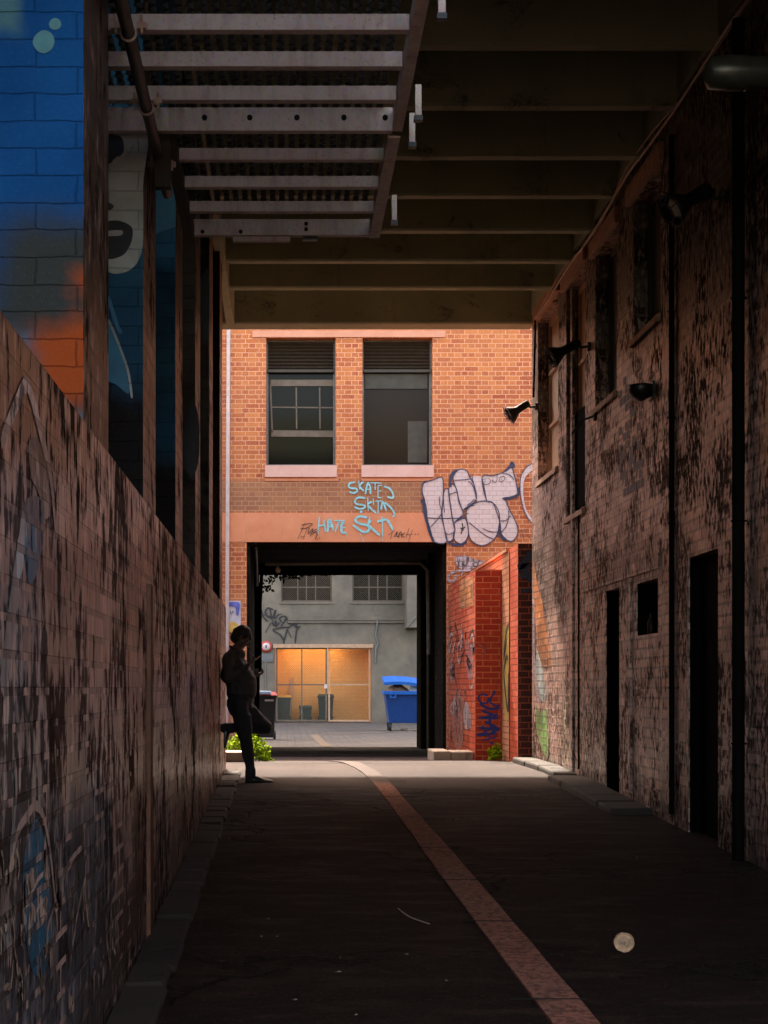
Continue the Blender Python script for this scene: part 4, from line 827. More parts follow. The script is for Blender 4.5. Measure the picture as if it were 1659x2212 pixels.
rx([(712,830),(690,900),(672,1100)],'g_black',3.16,r2,.005,.08,'graffiti_stroke'); rx([(705,1090),(675,1180),(685,1350),(708,1500)],'g_black',3.16,r2,.005,.1,'graffiti_stroke')
gline(z3,[[(725,790),(770,800),(740,850),(718,885)]],'g_green',.018,22.4,r2,o=.004,name='graffiti_tag')
gline(z3,[[(890,250),(840,330),(800,370),(880,360)],[(800,440),(860,430),(890,480)],[(810,560),(880,545)]],'g_navy',.10,21.6,r3,o=.004,name='graffiti_tag')
M['r3blue']=simple('deep_blue_paint',(.012,.03,.12),.6,var=.4)
# concrete kerb block by the passage
t=thing('kerb_block',(2.45,23.5,gz(23.5)),'rough pale concrete kerb block at the foot of the red wall beside the passage','kerb block')
m=MB(); m.box(2.16,2.42,23.25,24.2,-.12,.07); m.box(2.425,2.76,23.25,23.9,-.12,.06); m.build('block',M['kerbpale'],t,.02)
# ------------------------------------------------ plants
def leaves(mb,c,rad,n,s,seed,squash=1):
    r=random.Random(seed)
    for _ in range(n):
        d=Vector((r.gauss(0,1),r.gauss(0,1),r.gauss(0,1))).normalized()*(r.random()**.45); p=Vector(c)+Vector((d.x*rad[0],d.y*rad[1],d.z*rad[2]))
        if p.z<gz(p.y)+.01: continue
        a=Vector((r.uniform(-1,1),r.uniform(-1,1),r.uniform(-.6,1))).normalized(); b=a.orthogonal().normalized(); l=s*r.uniform(.6,1.3); w=l*.42; n_=a.cross(b)*l*.12
        mb.add([p,p+a*l*.5+b*w-n_,p+a*l,p+a*l*.5-b*w-n_],[(0,1,2),(0,2,3)])
t=thing('leafy_bush',(-.55,22.2,gz(22)),'lime green bush growing over the pale block behind the leaning man','bush')
mb=MB(); 
for k,(x,z,a,b) in enumerate(((-.72,.16,.22,.17),(-.50,.20,.20,.19),(-.34,.10,.12,.16),(-.62,.30,.12,.10),(-.30,-.00,.09,.08))): leaves(mb,(x,22.1,z),(a,.16,b),260 if k<2 else 130,.05,30+k)
mb.build('foliage',M['leaf'],t); mb=MB()
for k in range(7): a=-.75+.07*k; mb.tube([(a*.6-.2,22.15,gz(22)),(a,22.1,.2)],[.008,.004],6)
mb.build('stem',M['olive'],t)
t=thing('planter_block',(-.62,21.6,gz(21.6)),'low whitewashed block in front of the lime green bush','planter'); m=MB(); m.box(-.95,-.50,21.4,21.9,-.1,.13); m.build('block',M['planter'],t,.015)
t=thing('weed',(3.02,22.9,gz(22.9)),'small yellow green weed at the foot of the blue-tagged red wall','plant'); mb=MB(); leaves(mb,(3.02,22.85,.04),(.12,.1,.11),240,.04,77); leaves(mb,(3.06,22.85,.14),(.03,.03,.07),40,.03,78); mb.build('foliage',M['leaf'],t); m=MB(); m.tube([(3.02,22.87,gz(22.9)-.01),(3.05,22.86,.16)],[.006,.003],6); m.build('stem',M['olive'],t)
# ------------------------------------------------ courtyard building
cb=thing('rendered_building',(1.2,YC,0),'grey rendered building across the courtyard behind the passage','building')
def cx(x): return (x-CX)*YC/F
def cz(y): return 1-(y-CY)*YC/F
zb=zmap(850,2050,1.659)
Wa=(cx(607),cx(717),cz(1300),cz(1190)); Wb=(cx(761),cx(872),cz(1300),cz(1190)); AL=(cx(594),cx(802),-.6,cz(1394))
mb=MB(); wall(mb,'y',YC,YC+.3,-14,14,-1,42,[Wa,Wb,AL]); mb.build('wall',M['courtwall'],cb)  # unseen upper height added so the building shades the courtyard
mb=MB(); mb.box(-14,14,YC+2.2,YC+6,-1,42); mb.box(-14,14,YC+.32,YC+2.19,2.9,42); mb.build('inner_block',M['olive'],cb)
for W,pm in ((Wa,'glass2'),(Wb,'glass')):
    fr=MB(); yv=YC+.12
    fr.box(W[0],W[0]+.05,yv,yv+.05,W[2],W[3]); fr.box(W[1]-.05,W[1],yv,yv+.05,W[2],W[3]); fr.box(W[0]+.05,W[1]-.05,yv,yv+.05,W[2],W[2]+.06); fr.box(W[0]+.05,W[1]-.05,yv,yv+.05,cz(1268)-.02,cz(1268)+.02)
    for k in (.33,.5,.68): x=W[0]+(W[1]-W[0])*k; fr.box(x-.018,x+.018,yv+.001,yv+.049,W[2]+.06,W[3])
    f=fr.build('window_frame',M['sashpale'],cb); p=MB(); p.quad((W[0],yv+.04,W[2]),(W[1],yv+.04,W[2]),(W[1],yv+.04,W[3]),(W[0],yv+.04,W[3])); p.build('window_pane',M[pm],f)
    p=MB(); p.quad((W[0],yv-.03,W[2]),(W[1],yv-.03,W[2]),(W[1],yv-.03,W[3]),(W[0],yv-.03,W[3])); p.build('wire_mesh',M['mesh'],f)
    p=MB(); p.box(W[0]-.05,W[1]+.05,YC-.04,YC-.001,W[2]-.07,W[2]-.0); p.build('sill',M['courtwall'],cb)
mb=MB(); mb.box(cx(622),14,YC-.10,YC-.001,cz(1340),cz(1331)); mb.box(cx(622),14,YC-.07,YC-.001,cz(1346),cz(1340)-.002); mb.build('ledge',M['courtwall'],cb)
mb=MB(); mb.box(cx(874),cx(905),YC-1.1,YC-.001,cz(1358),7); mb.build('boxed_duct',M['courtwall'],cb)
mb=MB(); mb.tube([(cx(874),YC-1.12,cz(1357)),(cx(893),YC-1.12,cz(1335))],.02); mb.build('duct_brace',M['sashgrey'],cb)
mb=MB(); mb.tube([(cx(862.0),YC-.05,cz(1430)),(cx(862),YC-.05,cz(1462)),(cx(880),YC-.05,cz(1462))],.02)
# bin store alcove: painted back wall, lamp, gates
al=thing('bin_store',(1.3,YC,0),'yellow lit bin store recess in the grey building, closed by mesh gates','bin store')
y1=YC+1.1
mb=MB(); mb.quad((AL[0],y1,-.6),(AL[1],y1,-.6),(AL[1],y1,AL[3]),(AL[0],y1,AL[3])); mb.quad((AL[0]-.002,YC+.3,-.6),(AL[0]-.002,y1,-.6),(AL[0]-.002,y1,AL[3]),(AL[0]-.002,YC+.3,AL[3])); mb.quad((AL[1]+.002,y1,-.6),(AL[1]+.002,YC+.3,-.6),(AL[1]+.002,YC+.3,AL[3]),(AL[1]+.002,y1,AL[3])); mb.quad((AL[0],YC+.3,AL[3]),(AL[1],YC+.3,AL[3]),(AL[1],y1,AL[3]),(AL[0],y1,AL[3])); mb.build('painted_wall',M['yellow'],al)
e=NT('lamp_tube'); e.b.inputs['Emission Color'].default_value=(1,.78,.42,1); e.b.inputs['Emission Strength'].default_value=EM; em=e.out((1,.9,.7),.4)
mb=MB()
for x in (cx(640),cx(712)): mb.cyl((x-.42,YC+.45,AL[3]-.03),(x+.42,YC+.45,AL[3]-.03),.022,n=10)
mb.build('lamp_tube',em,al)
def gate(x0,x1,div,label):
    t=thing('mesh_gate',((x0+x1)/2,YC+.05,gz(YC)),label,'gate','mesh gates of the bin store'); z0=gz(YC)+.03; z1=AL[3]-.07; b=.028; yy=YC+.06
    m=MB(); m.box(x0,x0+2*b,yy,yy+.05,z0,z1); m.box(x1-2*b,x1,yy,yy+.05,z0,z1); m.box(x0+2*b,x1-2*b,yy,yy+.05,z1-2*b,z1); m.box(x0+2*b,x1-2*b,yy,yy+.05,z0,z0+2*b); zm=cz(1479); m.box(x0+2*b,x1-2*b,yy+.005,yy+.045,zm-b*.8,zm+b*.8)
    for d in div: m.box(d-b*.8,d+b*.8,yy-.002,yy+.052,z0+2*b,z1-2*b)
    m.build('gate_frame',M['sashpale'] if len(div) else M['tanframe'],t); m=MB(); m.quad((x0,yy+.025,z0),(x1,yy+.025,z0),(x1,yy+.025,z1),(x0,yy+.025,z1)); m.build('wire_mesh',M['mesh'],t); return t
gx=cx(708)
g1=gate(AL[0]+.03,gx-.02,[cx(652)],'left mesh gate of the bin store, with one upright bar'); g2=gate(gx+.02,AL[1]-.03,[],'right mesh gate of the bin store, without an upright bar')
m=MB(); m.box(gx-.12,gx-.02,YC+.03,YC+.058,cz(1487),cz(1478)); m.build('gate_latch',M['whitepipe'],g1)
m=MB(); m.box(AL[0]-.06,AL[1]+.06,YC-.05,YC+.055,AL[3]-.085,AL[3]+.04); m.build('head_rail',M['tanframe'],al)
# ------------------------------------------------ bins
def wheelie(loc,w,h,d,label,lid,body='blackbin',group='wheelie bins',rot=0,open_=False):
    x,y=loc; z=gz(y); t=thing('wheelie_bin',(x,y,z),label,'bin',group)
    m=MB(); a=w/2; b=d/2; k=.82; z0=.06; z1=h*.93
    vs=[(x-a*k,y-b*k,z+z0),(x+a*k,y-b*k,z+z0),(x+a*k,y+b*k,z+z0),(x-a*k,y+b*k,z+z0),(x-a,y-b,z+z1),(x+a,y-b,z+z1),(x+a,y+b,z+z1),(x-a,y+b,z+z1)]
    m.add(vs,[(0,1,5,4),(1,2,6,5),(2,3,7,6),(3,0,4,7),(3,2,1,0)]); m.box(x-a*1.07,x+a*1.07,y-b*1.07,y+b*1.07,z+z1-.05,z+z1); m.build('bin_body',M[body],t,.008)
    m=MB(); m.add([(x-a*1.08,y-b*1.12,z+z1+.003),(x+a*1.08,y-b*1.12,z+z1+.003),(x+a*1.08,y+b*1.1,z+z1+.003),(x-a*1.08,y+b*1.1,z+z1+.003),(x-a*.95,y-b*.95,z+h),(x+a*.95,y-b*.95,z+h),(x+a*.95,y+b,z+h*1.01),(x-a*.95,y+b,z+h*1.01)],[(0,1,5,4),(1,2,6,5),(2,3,7,6),(3,0,4,7),(4,5,6,7),(3,2,1,0)]); m.build('bin_lid',M[lid],t,.01)
    for s in (-1,1):
        m=MB(); m.cyl((x+s*a*.78,y+b*.75-.0,z+.10),(x+s*(a*.78+.05),y+b*.75,z+.10),.10,n=18); m.build('wheel',M['rubber'],t)
    m=MB(); m.cyl((x-a*.85,y+b*1.2,z+h*.9),(x+a*.85,y+b*1.2,z+h*.9),.015,n=8); m.box(x-a*.8,x-a*.7,y+b*1.0,y+b*1.25,z+h*.88,z+h*.92); m.box(x+a*.7,x+a*.8,y+b*1.0,y+b*1.25,z+h*.88,z+h*.92); m.build('bin_handle',M[body],t)
    return t
lb=wheelie((-.55,35.8),.62,1.08,.75,'black wheelie bin with a pale and red lid behind the leaning man','redlid',group='bins in the courtyard')
m=MB(); m.box(-.84,-.36,35.36,35.9,gz(35.8)+1.03,gz(35.8)+1.11); m.build('bin_bag',M['palelid'],lb,.02); m=MB(); m.box(-.50,-.30,35.418,35.424,gz(35.8)+.88,gz(35.8)+.92); m.build('bin_label',M['whitepipe'],lb)
# the two front wheels of the left bin show below it
for i,(x0,x1,y0,y1,lid,lbl) in enumerate(((596,630,1500,1557,'yel','left green bin with a yellow lid behind the mesh gates'),(685,722,1497,1557,'greenbin','right green bin behind the mesh gates, by the middle post'))):
    yy=YC+.62; c=lambda q:(q-CX)*yy/F
    if lid=='yel': M['yel']=simple('yellow_plastic',(.55,.28,.02),.5)
    wheelie(((c(x0)+c(x1))/2,yy),c(x1)-c(x0)-.06,(y1-y0)*yy/F,.5,lbl,lid,'greenbin','bins behind the mesh gates')
wheelie(((660-CX)*53.3/F,53.3),.42,.56,.4,'small open green tub behind the left mesh gate','greenbin','greenbin','bins behind the mesh gates')
# blue four-wheeled bin
Yb=42.9; X0=(830-CX)*Yb/F; X1=X0+1.28; zg=gz(Yb)
t=thing('blue_skip_bin',((X0+X1)/2,Yb,zg),'large blue four-wheeled bin with its lid propped half open by the passage pier','bin','bins in the courtyard')
m=MB(); y0,y1=Yb-.45,Yb+.55; zt=zg+1.08; zb_=zg+.22
m.add([(X0+.12,y0+.08,zb_),(X1-.12,y0+.08,zb_),(X1-.12,y1-.05,zb_),(X0+.12,y1-.05,zb_),(X0,y0,zt),(X1,y0,zt),(X1,y1,zt),(X0,y1,zt),(X0+.07,y0+.07,zt),(X1-.07,y0+.07,zt),(X1-.07,y1-.07,zt),(X0+.07,y1-.07,zt),(X0+.15,y0+.12,zb_+.3),(X1-.15,y0+.12,zb_+.3),(X1-.15,y1-.1,zb_+.3),(X0+.15,y1-.1,zb_+.3)],[(0,1,5,4),(1,2,6,5),(2,3,7,6),(3,0,4,7),(3,2,1,0),(4,5,9,8),(5,6,10,9),(6,7,11,10),(7,4,8,11),(8,9,13,12),(9,10,14,13),(10,11,15,14),(11,8,12,15),(12,13,14,15)])
m.build('bin_body',M['bluebin'],t,.01)
m=MB(); m.box(X0-.04,X1+.04,y0-.05,y0+.012,zt-.09,zt+.006); m.box(X0-.045,X0+.01,y0+.012,y1,zt-.088,zt+.005); m.box(X1-.01,X1+.045,y0+.012,y1,zt-.088,zt+.005); 
for k in (.12,.25): m.box(X0+k,X0+k+.035,y0-.07,y0-.03,zt-.16,zt-.02)
m.box(X0+.12,X0+.285,y0-.075,y0-.045,zt-.18,zt-.15); m.build('bin_rim',M['bluelid'],t,.006)
m=MB(); n=9; A=[];B=[]
for k in range(n):
    u=k/(n-1); x=X0-.03+u*1.36; z=zt+.24+.05*math.sin(u*math.pi)-.14*u**1.6; A.append((x,y0-.04,z)); B.append((x,y1,z+.16))
A2=[(x,y,z-.08) for x,y,z in A]; B2=[(x,y,z-.08) for x,y,z in B]
m.add(A+B,[(k,k+1,n+k+1,n+k) for k in range(n-1)]); m.add(A2+B2,[(k,n+k,n+k+1,k+1) for k in range(n-1)]); m.add(A+A2,[(k,n+k,n+k+1,k+1) for k in range(n-1)]); m.add([A[0],B[0],B2[0],A2[0]],[(0,1,2,3)])
m.build('bin_lid',M['bluelid'],t)
for k in range(4):
    xw=(X0+.14 if k%2==0 else X1-.14); yw=(y0+.12 if k<2 else y1-.15); m=MB(); m.cyl((xw-.03,yw,zg+.10),(xw+.03,yw,zg+.10),.10,n=18); w=m.build('caster_wheel',M['rubber'],t); m=MB(); m.box(xw-.045,xw+.045,yw-.03,yw+.03,zg+.12,zg+.22); m.build('caster_fork',M['black'],w)
cbx=thing('cardboard_sheet',(X0+.9,Yb-.3,zt),'pale flattened cardboard sticking out from under the blue lid','cardboard'); m=MB(); m.box(X0+.68,X0+1.2,y0+.1,y0+.115,zt+.01,zt+.15); m.build('sheet',M['palelid'],cbx)
cbx=thing('waste_bag',(X0+.3,Yb-.2,zt),'crumpled brown rubbish bag inside the blue bin','rubbish bag')
def blob(c,r,seed,n=14,mz=9,amp=.25):
    rn=random.Random(seed); m=MB(); vs=[]; 
    for j in range(mz+1):
        for i in range(n):
            th=math.pi*j/mz; ph=2*math.pi*i/n; k=1+amp*(rn.random()-.5)*(0 if j in (0,mz) else 1); vs.append((c[0]+r[0]*k*math.sin(th)*math.cos(ph),c[1]+r[1]*k*math.sin(th)*math.sin(ph),c[2]+r[2]*k*math.cos(th)))
    m.add(vs,[(j*n+i,j*n+(i+1)%n,(j+1)*n+(i+1)%n,(j+1)*n+i) for j in range(mz) for i in range(n)],True); return m
blob((X0+.36,Yb-.12,zt-.02),(.30,.28,.20),5).build('bag',simple('brown_rubbish',(.14,.08,.05),.6),cbx)
# pale litter under the blue bin
t=tag(blob((X0+.62,Yb-.1,zg+.03),(.22,.2,.04),8,amp=.8).build('litter_heap',M['litter']),'small heap of pale litter under the blue bin','litter')
t=thing('timber_plank',(cx(625),YC+.9,gz(YC)),'pair of pale narrow planks leaning inside the yellow bin store','plank')
for k,dx in ((0,0.),(1,.12)):
    m=MB(); m.add([(cx(617)+dx,YC+.85,-.15),(cx(617)+dx+.07,YC+.85,-.15),(cx(628)+dx*.5+.05,YC+1.06,1.35),(cx(628)+dx*.5,YC+1.06,1.35),(cx(617)+dx,YC+.88,-.15),(cx(617)+dx+.07,YC+.88,-.15),(cx(628)+dx*.5+.05,YC+1.09,1.35),(cx(628)+dx*.5,YC+1.09,1.35)],[(0,1,2,3),(4,7,6,5),(0,3,7,4),(1,5,6,2),(3,2,6,7)]); m.build('plank',M['tanframe'],t)
# fire bell and wall pieces
t=thing('alarm_bell',(cx(575),YC-.08,cz(1397)),'round red-rimmed white alarm bell on the grey wall left of the yellow bin store','alarm bell')
c=Vector((cx(575),YC,cz(1397))); m=MB(); m.lathe(c,(0,-1,0),[(0,0),(.19,0),(.20,.03),(.19,.07),(.13,.09)],24); b=m.build('bell_rim',simple('red_bell',(.42,.05,.03),.4),t); m=MB(); m.lathe(c,(0,-1,0),[(.13,.09),(.12,.11),(.05,.12),(.0,.12)],24); m.build('bell_face',M['whitepipe'],t); m=MB(); m.box(c.x-.02,c.x+.02,YC-.128,YC-.12,c.z-.05,c.z+.05); m.build('bell_mark',M['black'],t)
m=MB(); m.box(c.x-.24,c.x+.24,YC-.05,YC-.001,c.z-.50,c.z-.24); m.build('back_box',M['sashgrey'],t); m=MB(); m.tube([(c.x-.02,YC-.03,c.z-.5),(c.x-.02,YC-.03,cz(1490))],.02); m.build('conduit',M['sashgrey'],t)
pipe_thing('conduit',[(cx(554),YC-.04,cz(1345)),(cx(554),YC-.04,cz(1395))],.025,'whitepipe','short pale conduit on the grey wall above the alarm bell','conduit')
pipe_thing('hose_pipe',[(cx(813),YC-.05,cz(1328)),(cx(815),YC-.07,cz(1345)),(cx(811),YC-.05,cz(1372)),(cx(817),YC-.06,cz(1390)),(cx(812),YC-.05,cz(1400)),(cx(811),YC-.05,cz(1432))],.03,'sashgrey','crooked dark pipe on the grey wall right of the bin store','pipe')
zc=zmap(1000,2350,2.37)
gline(zc,[[(70,120),(90,190),(130,230)],[(60,195),(130,150)],[(180,120),(130,105),(105,150),(140,190),(190,180)],[(150,110),(170,200),(200,120)],[(205,120),(190,200),(235,160)],[(140,170),(180,230)],[(265,160),(225,165)],[(160,240),(105,335)],[(170,235),(190,270),(200,215)],[(215,230),(205,275),(240,240)],[(250,280),(300,200),(280,180),(240,200),(260,240)],[(300,210),(350,220),(345,250),(310,240)],[(290,190),(320,215)],[(320,280),(180,305),(240,350),(275,400),(278,440)],[(320,285),(290,380),(278,440)],[(310,300),(350,380)],[(320,290),(380,250),(405,290),(370,260)],[(435,275),(400,310),(385,435)]],'g_black',.05,YC,cb,name='graffiti_tag')
# ------------------------------------------------ things on the ground
def gp(x,y): # picture point to a point on the sloping lane
    Y=1.6/((y-CY)/F+.032); return ((x-CX)*Y/F,Y)
x,y=gp(1348,2058); z=gz(y)
t=thing('paper_cup_lid',(x,y,z),'crumpled cream paper bowl lying on the dark asphalt at the lower right','paper bowl')
m=MB(); d=Vector((-.15,-1,.38)).normalized(); c=Vector((x,y,z+.052)); rn=random.Random(3)
prof=[(.0,.012),(.018,.011),(.028,.004),(.042,-.004),(.049,-.001),(.051,.006),(.047,.0),(.040,-.014),(.024,-.022),(.0,-.024)]
m.lathe(c,d,prof,28); m.v=[tuple(Vector(v)+Vector((rn.uniform(-1,1),rn.uniform(-1,1),rn.uniform(-1,1)))*.0028) for v in m.v]; m.build('bowl',M['paper'],t)
rn=random.Random(99)
for i,(px,py) in enumerate(((1090,3690),(1030,3690),(1340,3773),(1600,3760),(1330,3830),(1160,3940),(1400,4000),(1760,3865),(1055,3620))):
    X,Y=gp(px/1.8228,py/1.8228); a=rn.random()*6; l=rn.uniform(.008,.02); m=MB(); u=Vector((math.cos(a)*l,math.sin(a)*l,0)); w=Vector((-math.sin(a)*l*.5,math.cos(a)*l*.5,0)); c=Vector((X,Y,gz(Y)+.004)); m.add([c-u,c-w,c+u,c+w,c-u*.8+Vector((0,0,.004)),c+w*.3+Vector((0,0,.006))],[(0,1,2,3),(0,1,5,4)])
    tag(m.build('paper_scrap',M['litter']),'tiny pale scrap of litter on the dark asphalt','litter','tiny scraps of litter scattered on the asphalt')
m=MB(); m.tube(smooth_path([(*gp(860,1965),gz(gp(860,1965)[1])+.008),(*gp(885,1985),gz(gp(885,1985)[1])+.012),(*gp(928,1998),gz(gp(928,1998)[1])+.006)]),.0035,5); tag(m.build('twig',M['litter']),'thin pale twig lying on the asphalt left of the concrete strip','twig')
m=MB(); m.box(3.0,3.28,14.6,15.05,0,.02,Matrix.Translation((0,0,gz(14.8)-.0))); 
# ------------------------------------------------ buildings around, out of frame or only hinted
fbx=thing('side_wall',(-9,24,0),'blank orange side wall closing the cross lane on the far left','wall'); m=MB(); m.box(-9.4,-9.02,18,31,-1,6); m.build('wall_body',M['facade'],fbx)
# ------------------------------------------------ the leaning man
YP=17.45
SX=-.035
def Q(zx,zy,dy=0.0): # a point of the man's outline (enlarged crop coordinates) and its depth offset
    return Vector((-.763+.000919*zx+SX, YP+dy, 1.872-.000919*zy))
J={'pelvis':(300,1110,0),'waist':(320,960,0),'belly':(345,870,0),'chest':(270,690,0),'ubase':(225,575,0),'neck':(243,500,0),'nk2':(285,450,0),'skull':(325,380,0),'crown':(335,300,0),
 'rsh':(165,600,-.17),'rel':(165,845,-.24),'rwr':(375,705,-.17),'rhd':(418,660,-.13),
 'lsh':(215,600,.17),'lel':(250,850,.24),'lwr':(410,790,.12),'lhd':(470,770,.08),
 'rhip':(290,1160,-.09),'rkn':(380,1600,-.10),'ran':(432,1960,-.10),
 'lhip':(300,1160,.09),'lkn':(610,1425,.12),'lan':(180,1430,.11)}
R_={'pelvis':(.135,.155),'waist':(.135,.15),'belly':(.145,.155),'chest':(.125,.165),'ubase':(.088,.15),'neck':(.058,.06),'nk2':(.056,.058),'skull':(.075,.07),'crown':(.085,.075),
 'rsh':.070,'rel':.052,'rwr':.032,'rhd':.030,'lsh':.070,'lel':.05,'lwr':.032,'lhd':.03,'rhip':.105,'rkn':.072,'ran':.048,'lhip':.105,'lkn':.078,'lan':.052}
E=[('pelvis','waist'),('waist','belly'),('belly','chest'),('chest','ubase'),('ubase','neck'),('neck','nk2'),('nk2','skull'),('skull','crown'),('ubase','rsh'),('rsh','rel'),('rel','rwr'),('rwr','rhd'),('ubase','lsh'),('lsh','lel'),('lel','lwr'),('lwr','lhd'),('pelvis','rhip'),('rhip','rkn'),('rkn','ran'),('pelvis','lhip'),('lhip','lkn'),('lkn','lan')]
body=MB(); jp={k:Q(*v) for k,v in J.items()}
def rr_(k): r=R_[k]; return (r,r) if not isinstance(r,tuple) else r
def ell_tube(mb,a,b,ra,rb,n=18,st=6):
    """tapered limb with round ends; radii = (in the picture plane, across it)"""
    a=Vector(a);b=Vector(b); d=(b-a); L=d.length; d.normalize(); w=Vector((0,1,0)); w=(w-d*w.dot(d)).normalized(); u=d.cross(w); rings=[]
    tl=[(-1+.0001,0),(-.86,0),(-.5,0),(0,0)]+[(0,k/st) for k in range(1,st)]+[(0,1),(.5,1),(.86,1),(1-.0001,1)]
    for e,t in tl:
        r0=ra[0]+(rb[0]-ra[0])*t; r1=ra[1]+(rb[1]-ra[1])*t; s=math.sqrt(max(0,1-e*e)); c=a+d*L*t+d*e*min(r0,r1)
        rings.append([c+u*math.cos(2*math.pi*i/n)*r0*s+w*math.sin(2*math.pi*i/n)*r1*s for i in range(n)])
    vs=[v for g in rings for v in g]; m=len(rings)
    mb.add(vs,[(j*n+i,j*n+(i+1)%n,(j+1)*n+(i+1)%n,(j+1)*n+i) for j in range(m-1) for i in range(n)]+[tuple(range(n))[::-1],tuple(range((m-1)*n,m*n))],True)
def add(a,b,**k): ell_tube(body,jp[a] if isinstance(a,str) else a,jp[b] if isinstance(b,str) else b,k.get('ra') or rr_(a),k.get('rb') or rr_(b))
for a,b in E:
    if a=='skull': continue
    add(a,b)
# calf and thigh fullness, buttock, heel
ell_tube(body,Q(330,1300,-.09),Q(365,1480,-.10),(.105,.09),(.085,.08)); ell_tube(body,Q(395,1720,-.10),Q(415,1830,-.10),(.066,.062),(.056,.052))
ell_tube(body,Q(400,1250,.10),Q(520,1350,.11),(.105,.09),(.092,.085)); ell_tube(body,Q(430,1440,.12),Q(330,1440,.115),(.07,.065),(.062,.06))
ell_tube(body,Q(250,1130,0),Q(270,1200,0),(.105,.15),(.10,.14)); ell_tube(body,Q(200,600,0),Q(175,800,-.0),(.09,.13),(.10,.14)); ell_tube(body,Q(225,880,0),Q(245,1020,0),(.09,.13),(.095,.14)); ell_tube(body,Q(360,880,0),Q(370,980,0),(.125,.13),(.125,.13))
# head: skull, jaw, nose, brow, chin, ears (turned down towards the phone)
hd=Vector((.80,0,-.60)).normalized(); up=Vector((.60,0,.80)).normalized(); hc=Q(322,348)
def H(f,u,s=0): return hc+hd*f+up*u+Vector((0,s,0))
ell_tube(body,H(-.022,.025),H(.02,.02),(.098,.078),(.095,.074)); ell_tube(body,H(.02,-.01),H(.040,-.085),(.070,.058),(.040,.036)); ell_tube(body,H(.04,-.095),H(.062,-.10),(.026,.028),(.022,.024))
ell_tube(body,H(.085,.012),H(.112,-.028),(.010,.011),(.015,.015)); ell_tube(body,H(.088,.03,-.03),H(.088,.03,.03),(.014,.014),(.014,.014)); ell_tube(body,H(.085,-.058,-.018),H(.085,-.058,.018),(.011,.008),(.011,.008)); ell_tube(body,H(.082,-.072,-.014),H(.082,-.072,.014),(.010,.008),(.010,.008))
for s in (-1,1): ell_tube(body,H(-.005,.012,s*.077),H(-.008,-.022,s*.076),(.020,.010),(.014,.008)); ell_tube(body,H(.076,.008,s*.03),H(.078,.008,s*.03),(.012,.012),(.011,.011))
# hands
def hand(w,dirv,palm_n,curls,thumb_side,k=1.0):
    """palm from the wrist along dirv; palm_n = way the palm faces; curls = bend per finger; returns finger tips"""
    d=Vector(dirv).normalized(); n=Vector(palm_n); n=(n-d*n.dot(d)).normalized(); s=d.cross(n)*thumb_side; tips=[]
    for i in range(4): o=s*(.030-.020*i); ell_tube(body,w+o*.6,w+d*.088*k+o,(.013,.014),(.011,.012),10,2)
    ln=[.072,.080,.074,.058]
    for i in range(4):
        o=s*(.033-.022*i); p=w+d*.088*k+o; a=0; dd=d
        for j,fr in enumerate((.42,.32,.26)):
            a+=curls[i]*(.5,.8,.7)[j]; dd=(d*math.cos(a)+n*math.sin(a)).normalized(); q=p+dd*ln[i]*fr; ell_tube(body,p,q,(.0095-.0008*j,)*2,(.0088-.0008*j,)*2,8,2); p=q
        tips.append(p)
    p=w+d*.022+s*.026; dd=(s*.75+d*.7+n*.35).normalized(); q=p+dd*.042; ell_tube(body,p,q,(.014,.014),(.012,.012),8,2); q2=q+(d*.8+n*.5+s*.1).normalized()*.034; ell_tube(body,q,q2,(.0115,)*2,(.009,)*2,8,2); tips.append(q2)
    return tips
dR=(Q(470,640)-Q(385,700)).normalized()
hand(Q(392,695,-.155),(.75,.25,.60),(-.35,.15,.9),(.9,.85,.8,.9),1)
hand(Q(425,785,.105),(.95,-.25,.05),(0,-.35,.93),(.75,.6,.35,.25),-1)
bm_o=body.build('tmp_body',M['knit'])
rm=bm_o.modifiers.new('r','REMESH'); rm.mode='VOXEL'; rm.voxel_size=.0062; rm.use_smooth_shade=True
sm=bm_o.modifiers.new('s','SMOOTH'); sm.iterations=4; sm.factor=.5
tx=bpy.data.textures.new('folds','CLOUDS'); tx.noise_scale=.11; tx.noise_depth=2
dm=bm_o.modifiers.new('d','DISPLACE'); dm.texture=tx; dm.strength=.022; dm.mid_level=.5; dm.texture_coords='LOCAL'
dg=bpy.context.evaluated_depsgraph_get(); me=bpy.data.meshes.new_from_object(bm_o.evaluated_get(dg)); bpy.data.objects.remove(bm_o)
me.name='person'; me.materials.clear()
for k in ('knit','denim','skin'): me.materials.append(M[k])
def dist_seg(p,a,b): 
    ab=b-a; t=max(0,min(1,(p-a).dot(ab)/ab.length_squared)); return (p-a-ab*t).length
wristR=jp['rwr']; wristL=jp['lwr']
belt_a=Q(130,1010); belt_b=Q(500,1040)
for p in me.polygons:
    c=p.center; k=0
    zb_=belt_a.z+(belt_b.z-belt_a.z)*(c.x-belt_a.x)/(belt_b.x-belt_a.x)
    if c.z<zb_: k=1
    if (c-Q(300,330)).length<.20 and c.z>Q(0,525).z-.25*(c.x-Q(300,0).x): k=2
    for w,dr in ((Q(392,695,-.155),Vector((.75,.25,.60))),(Q(425,785,.105),Vector((.95,-.25,.05)))):
        v=c-w
        if v.length<.24 and v.dot(dr.normalized())>-.005 and (v-dr.normalized()*v.dot(dr.normalized())).length<.1 and c.x>w.x-.01: k=2
    p.material_index=k
per=bpy.data.objects.new('person',me); COL.objects.link(per)
tag(per,'person in dark clothes leaning on the left wall, one foot raised, looking at a phone','person')
off=Vector((-.5,YP,gz(YP))); me.transform(Matrix.Translation(-off)); per.location=off
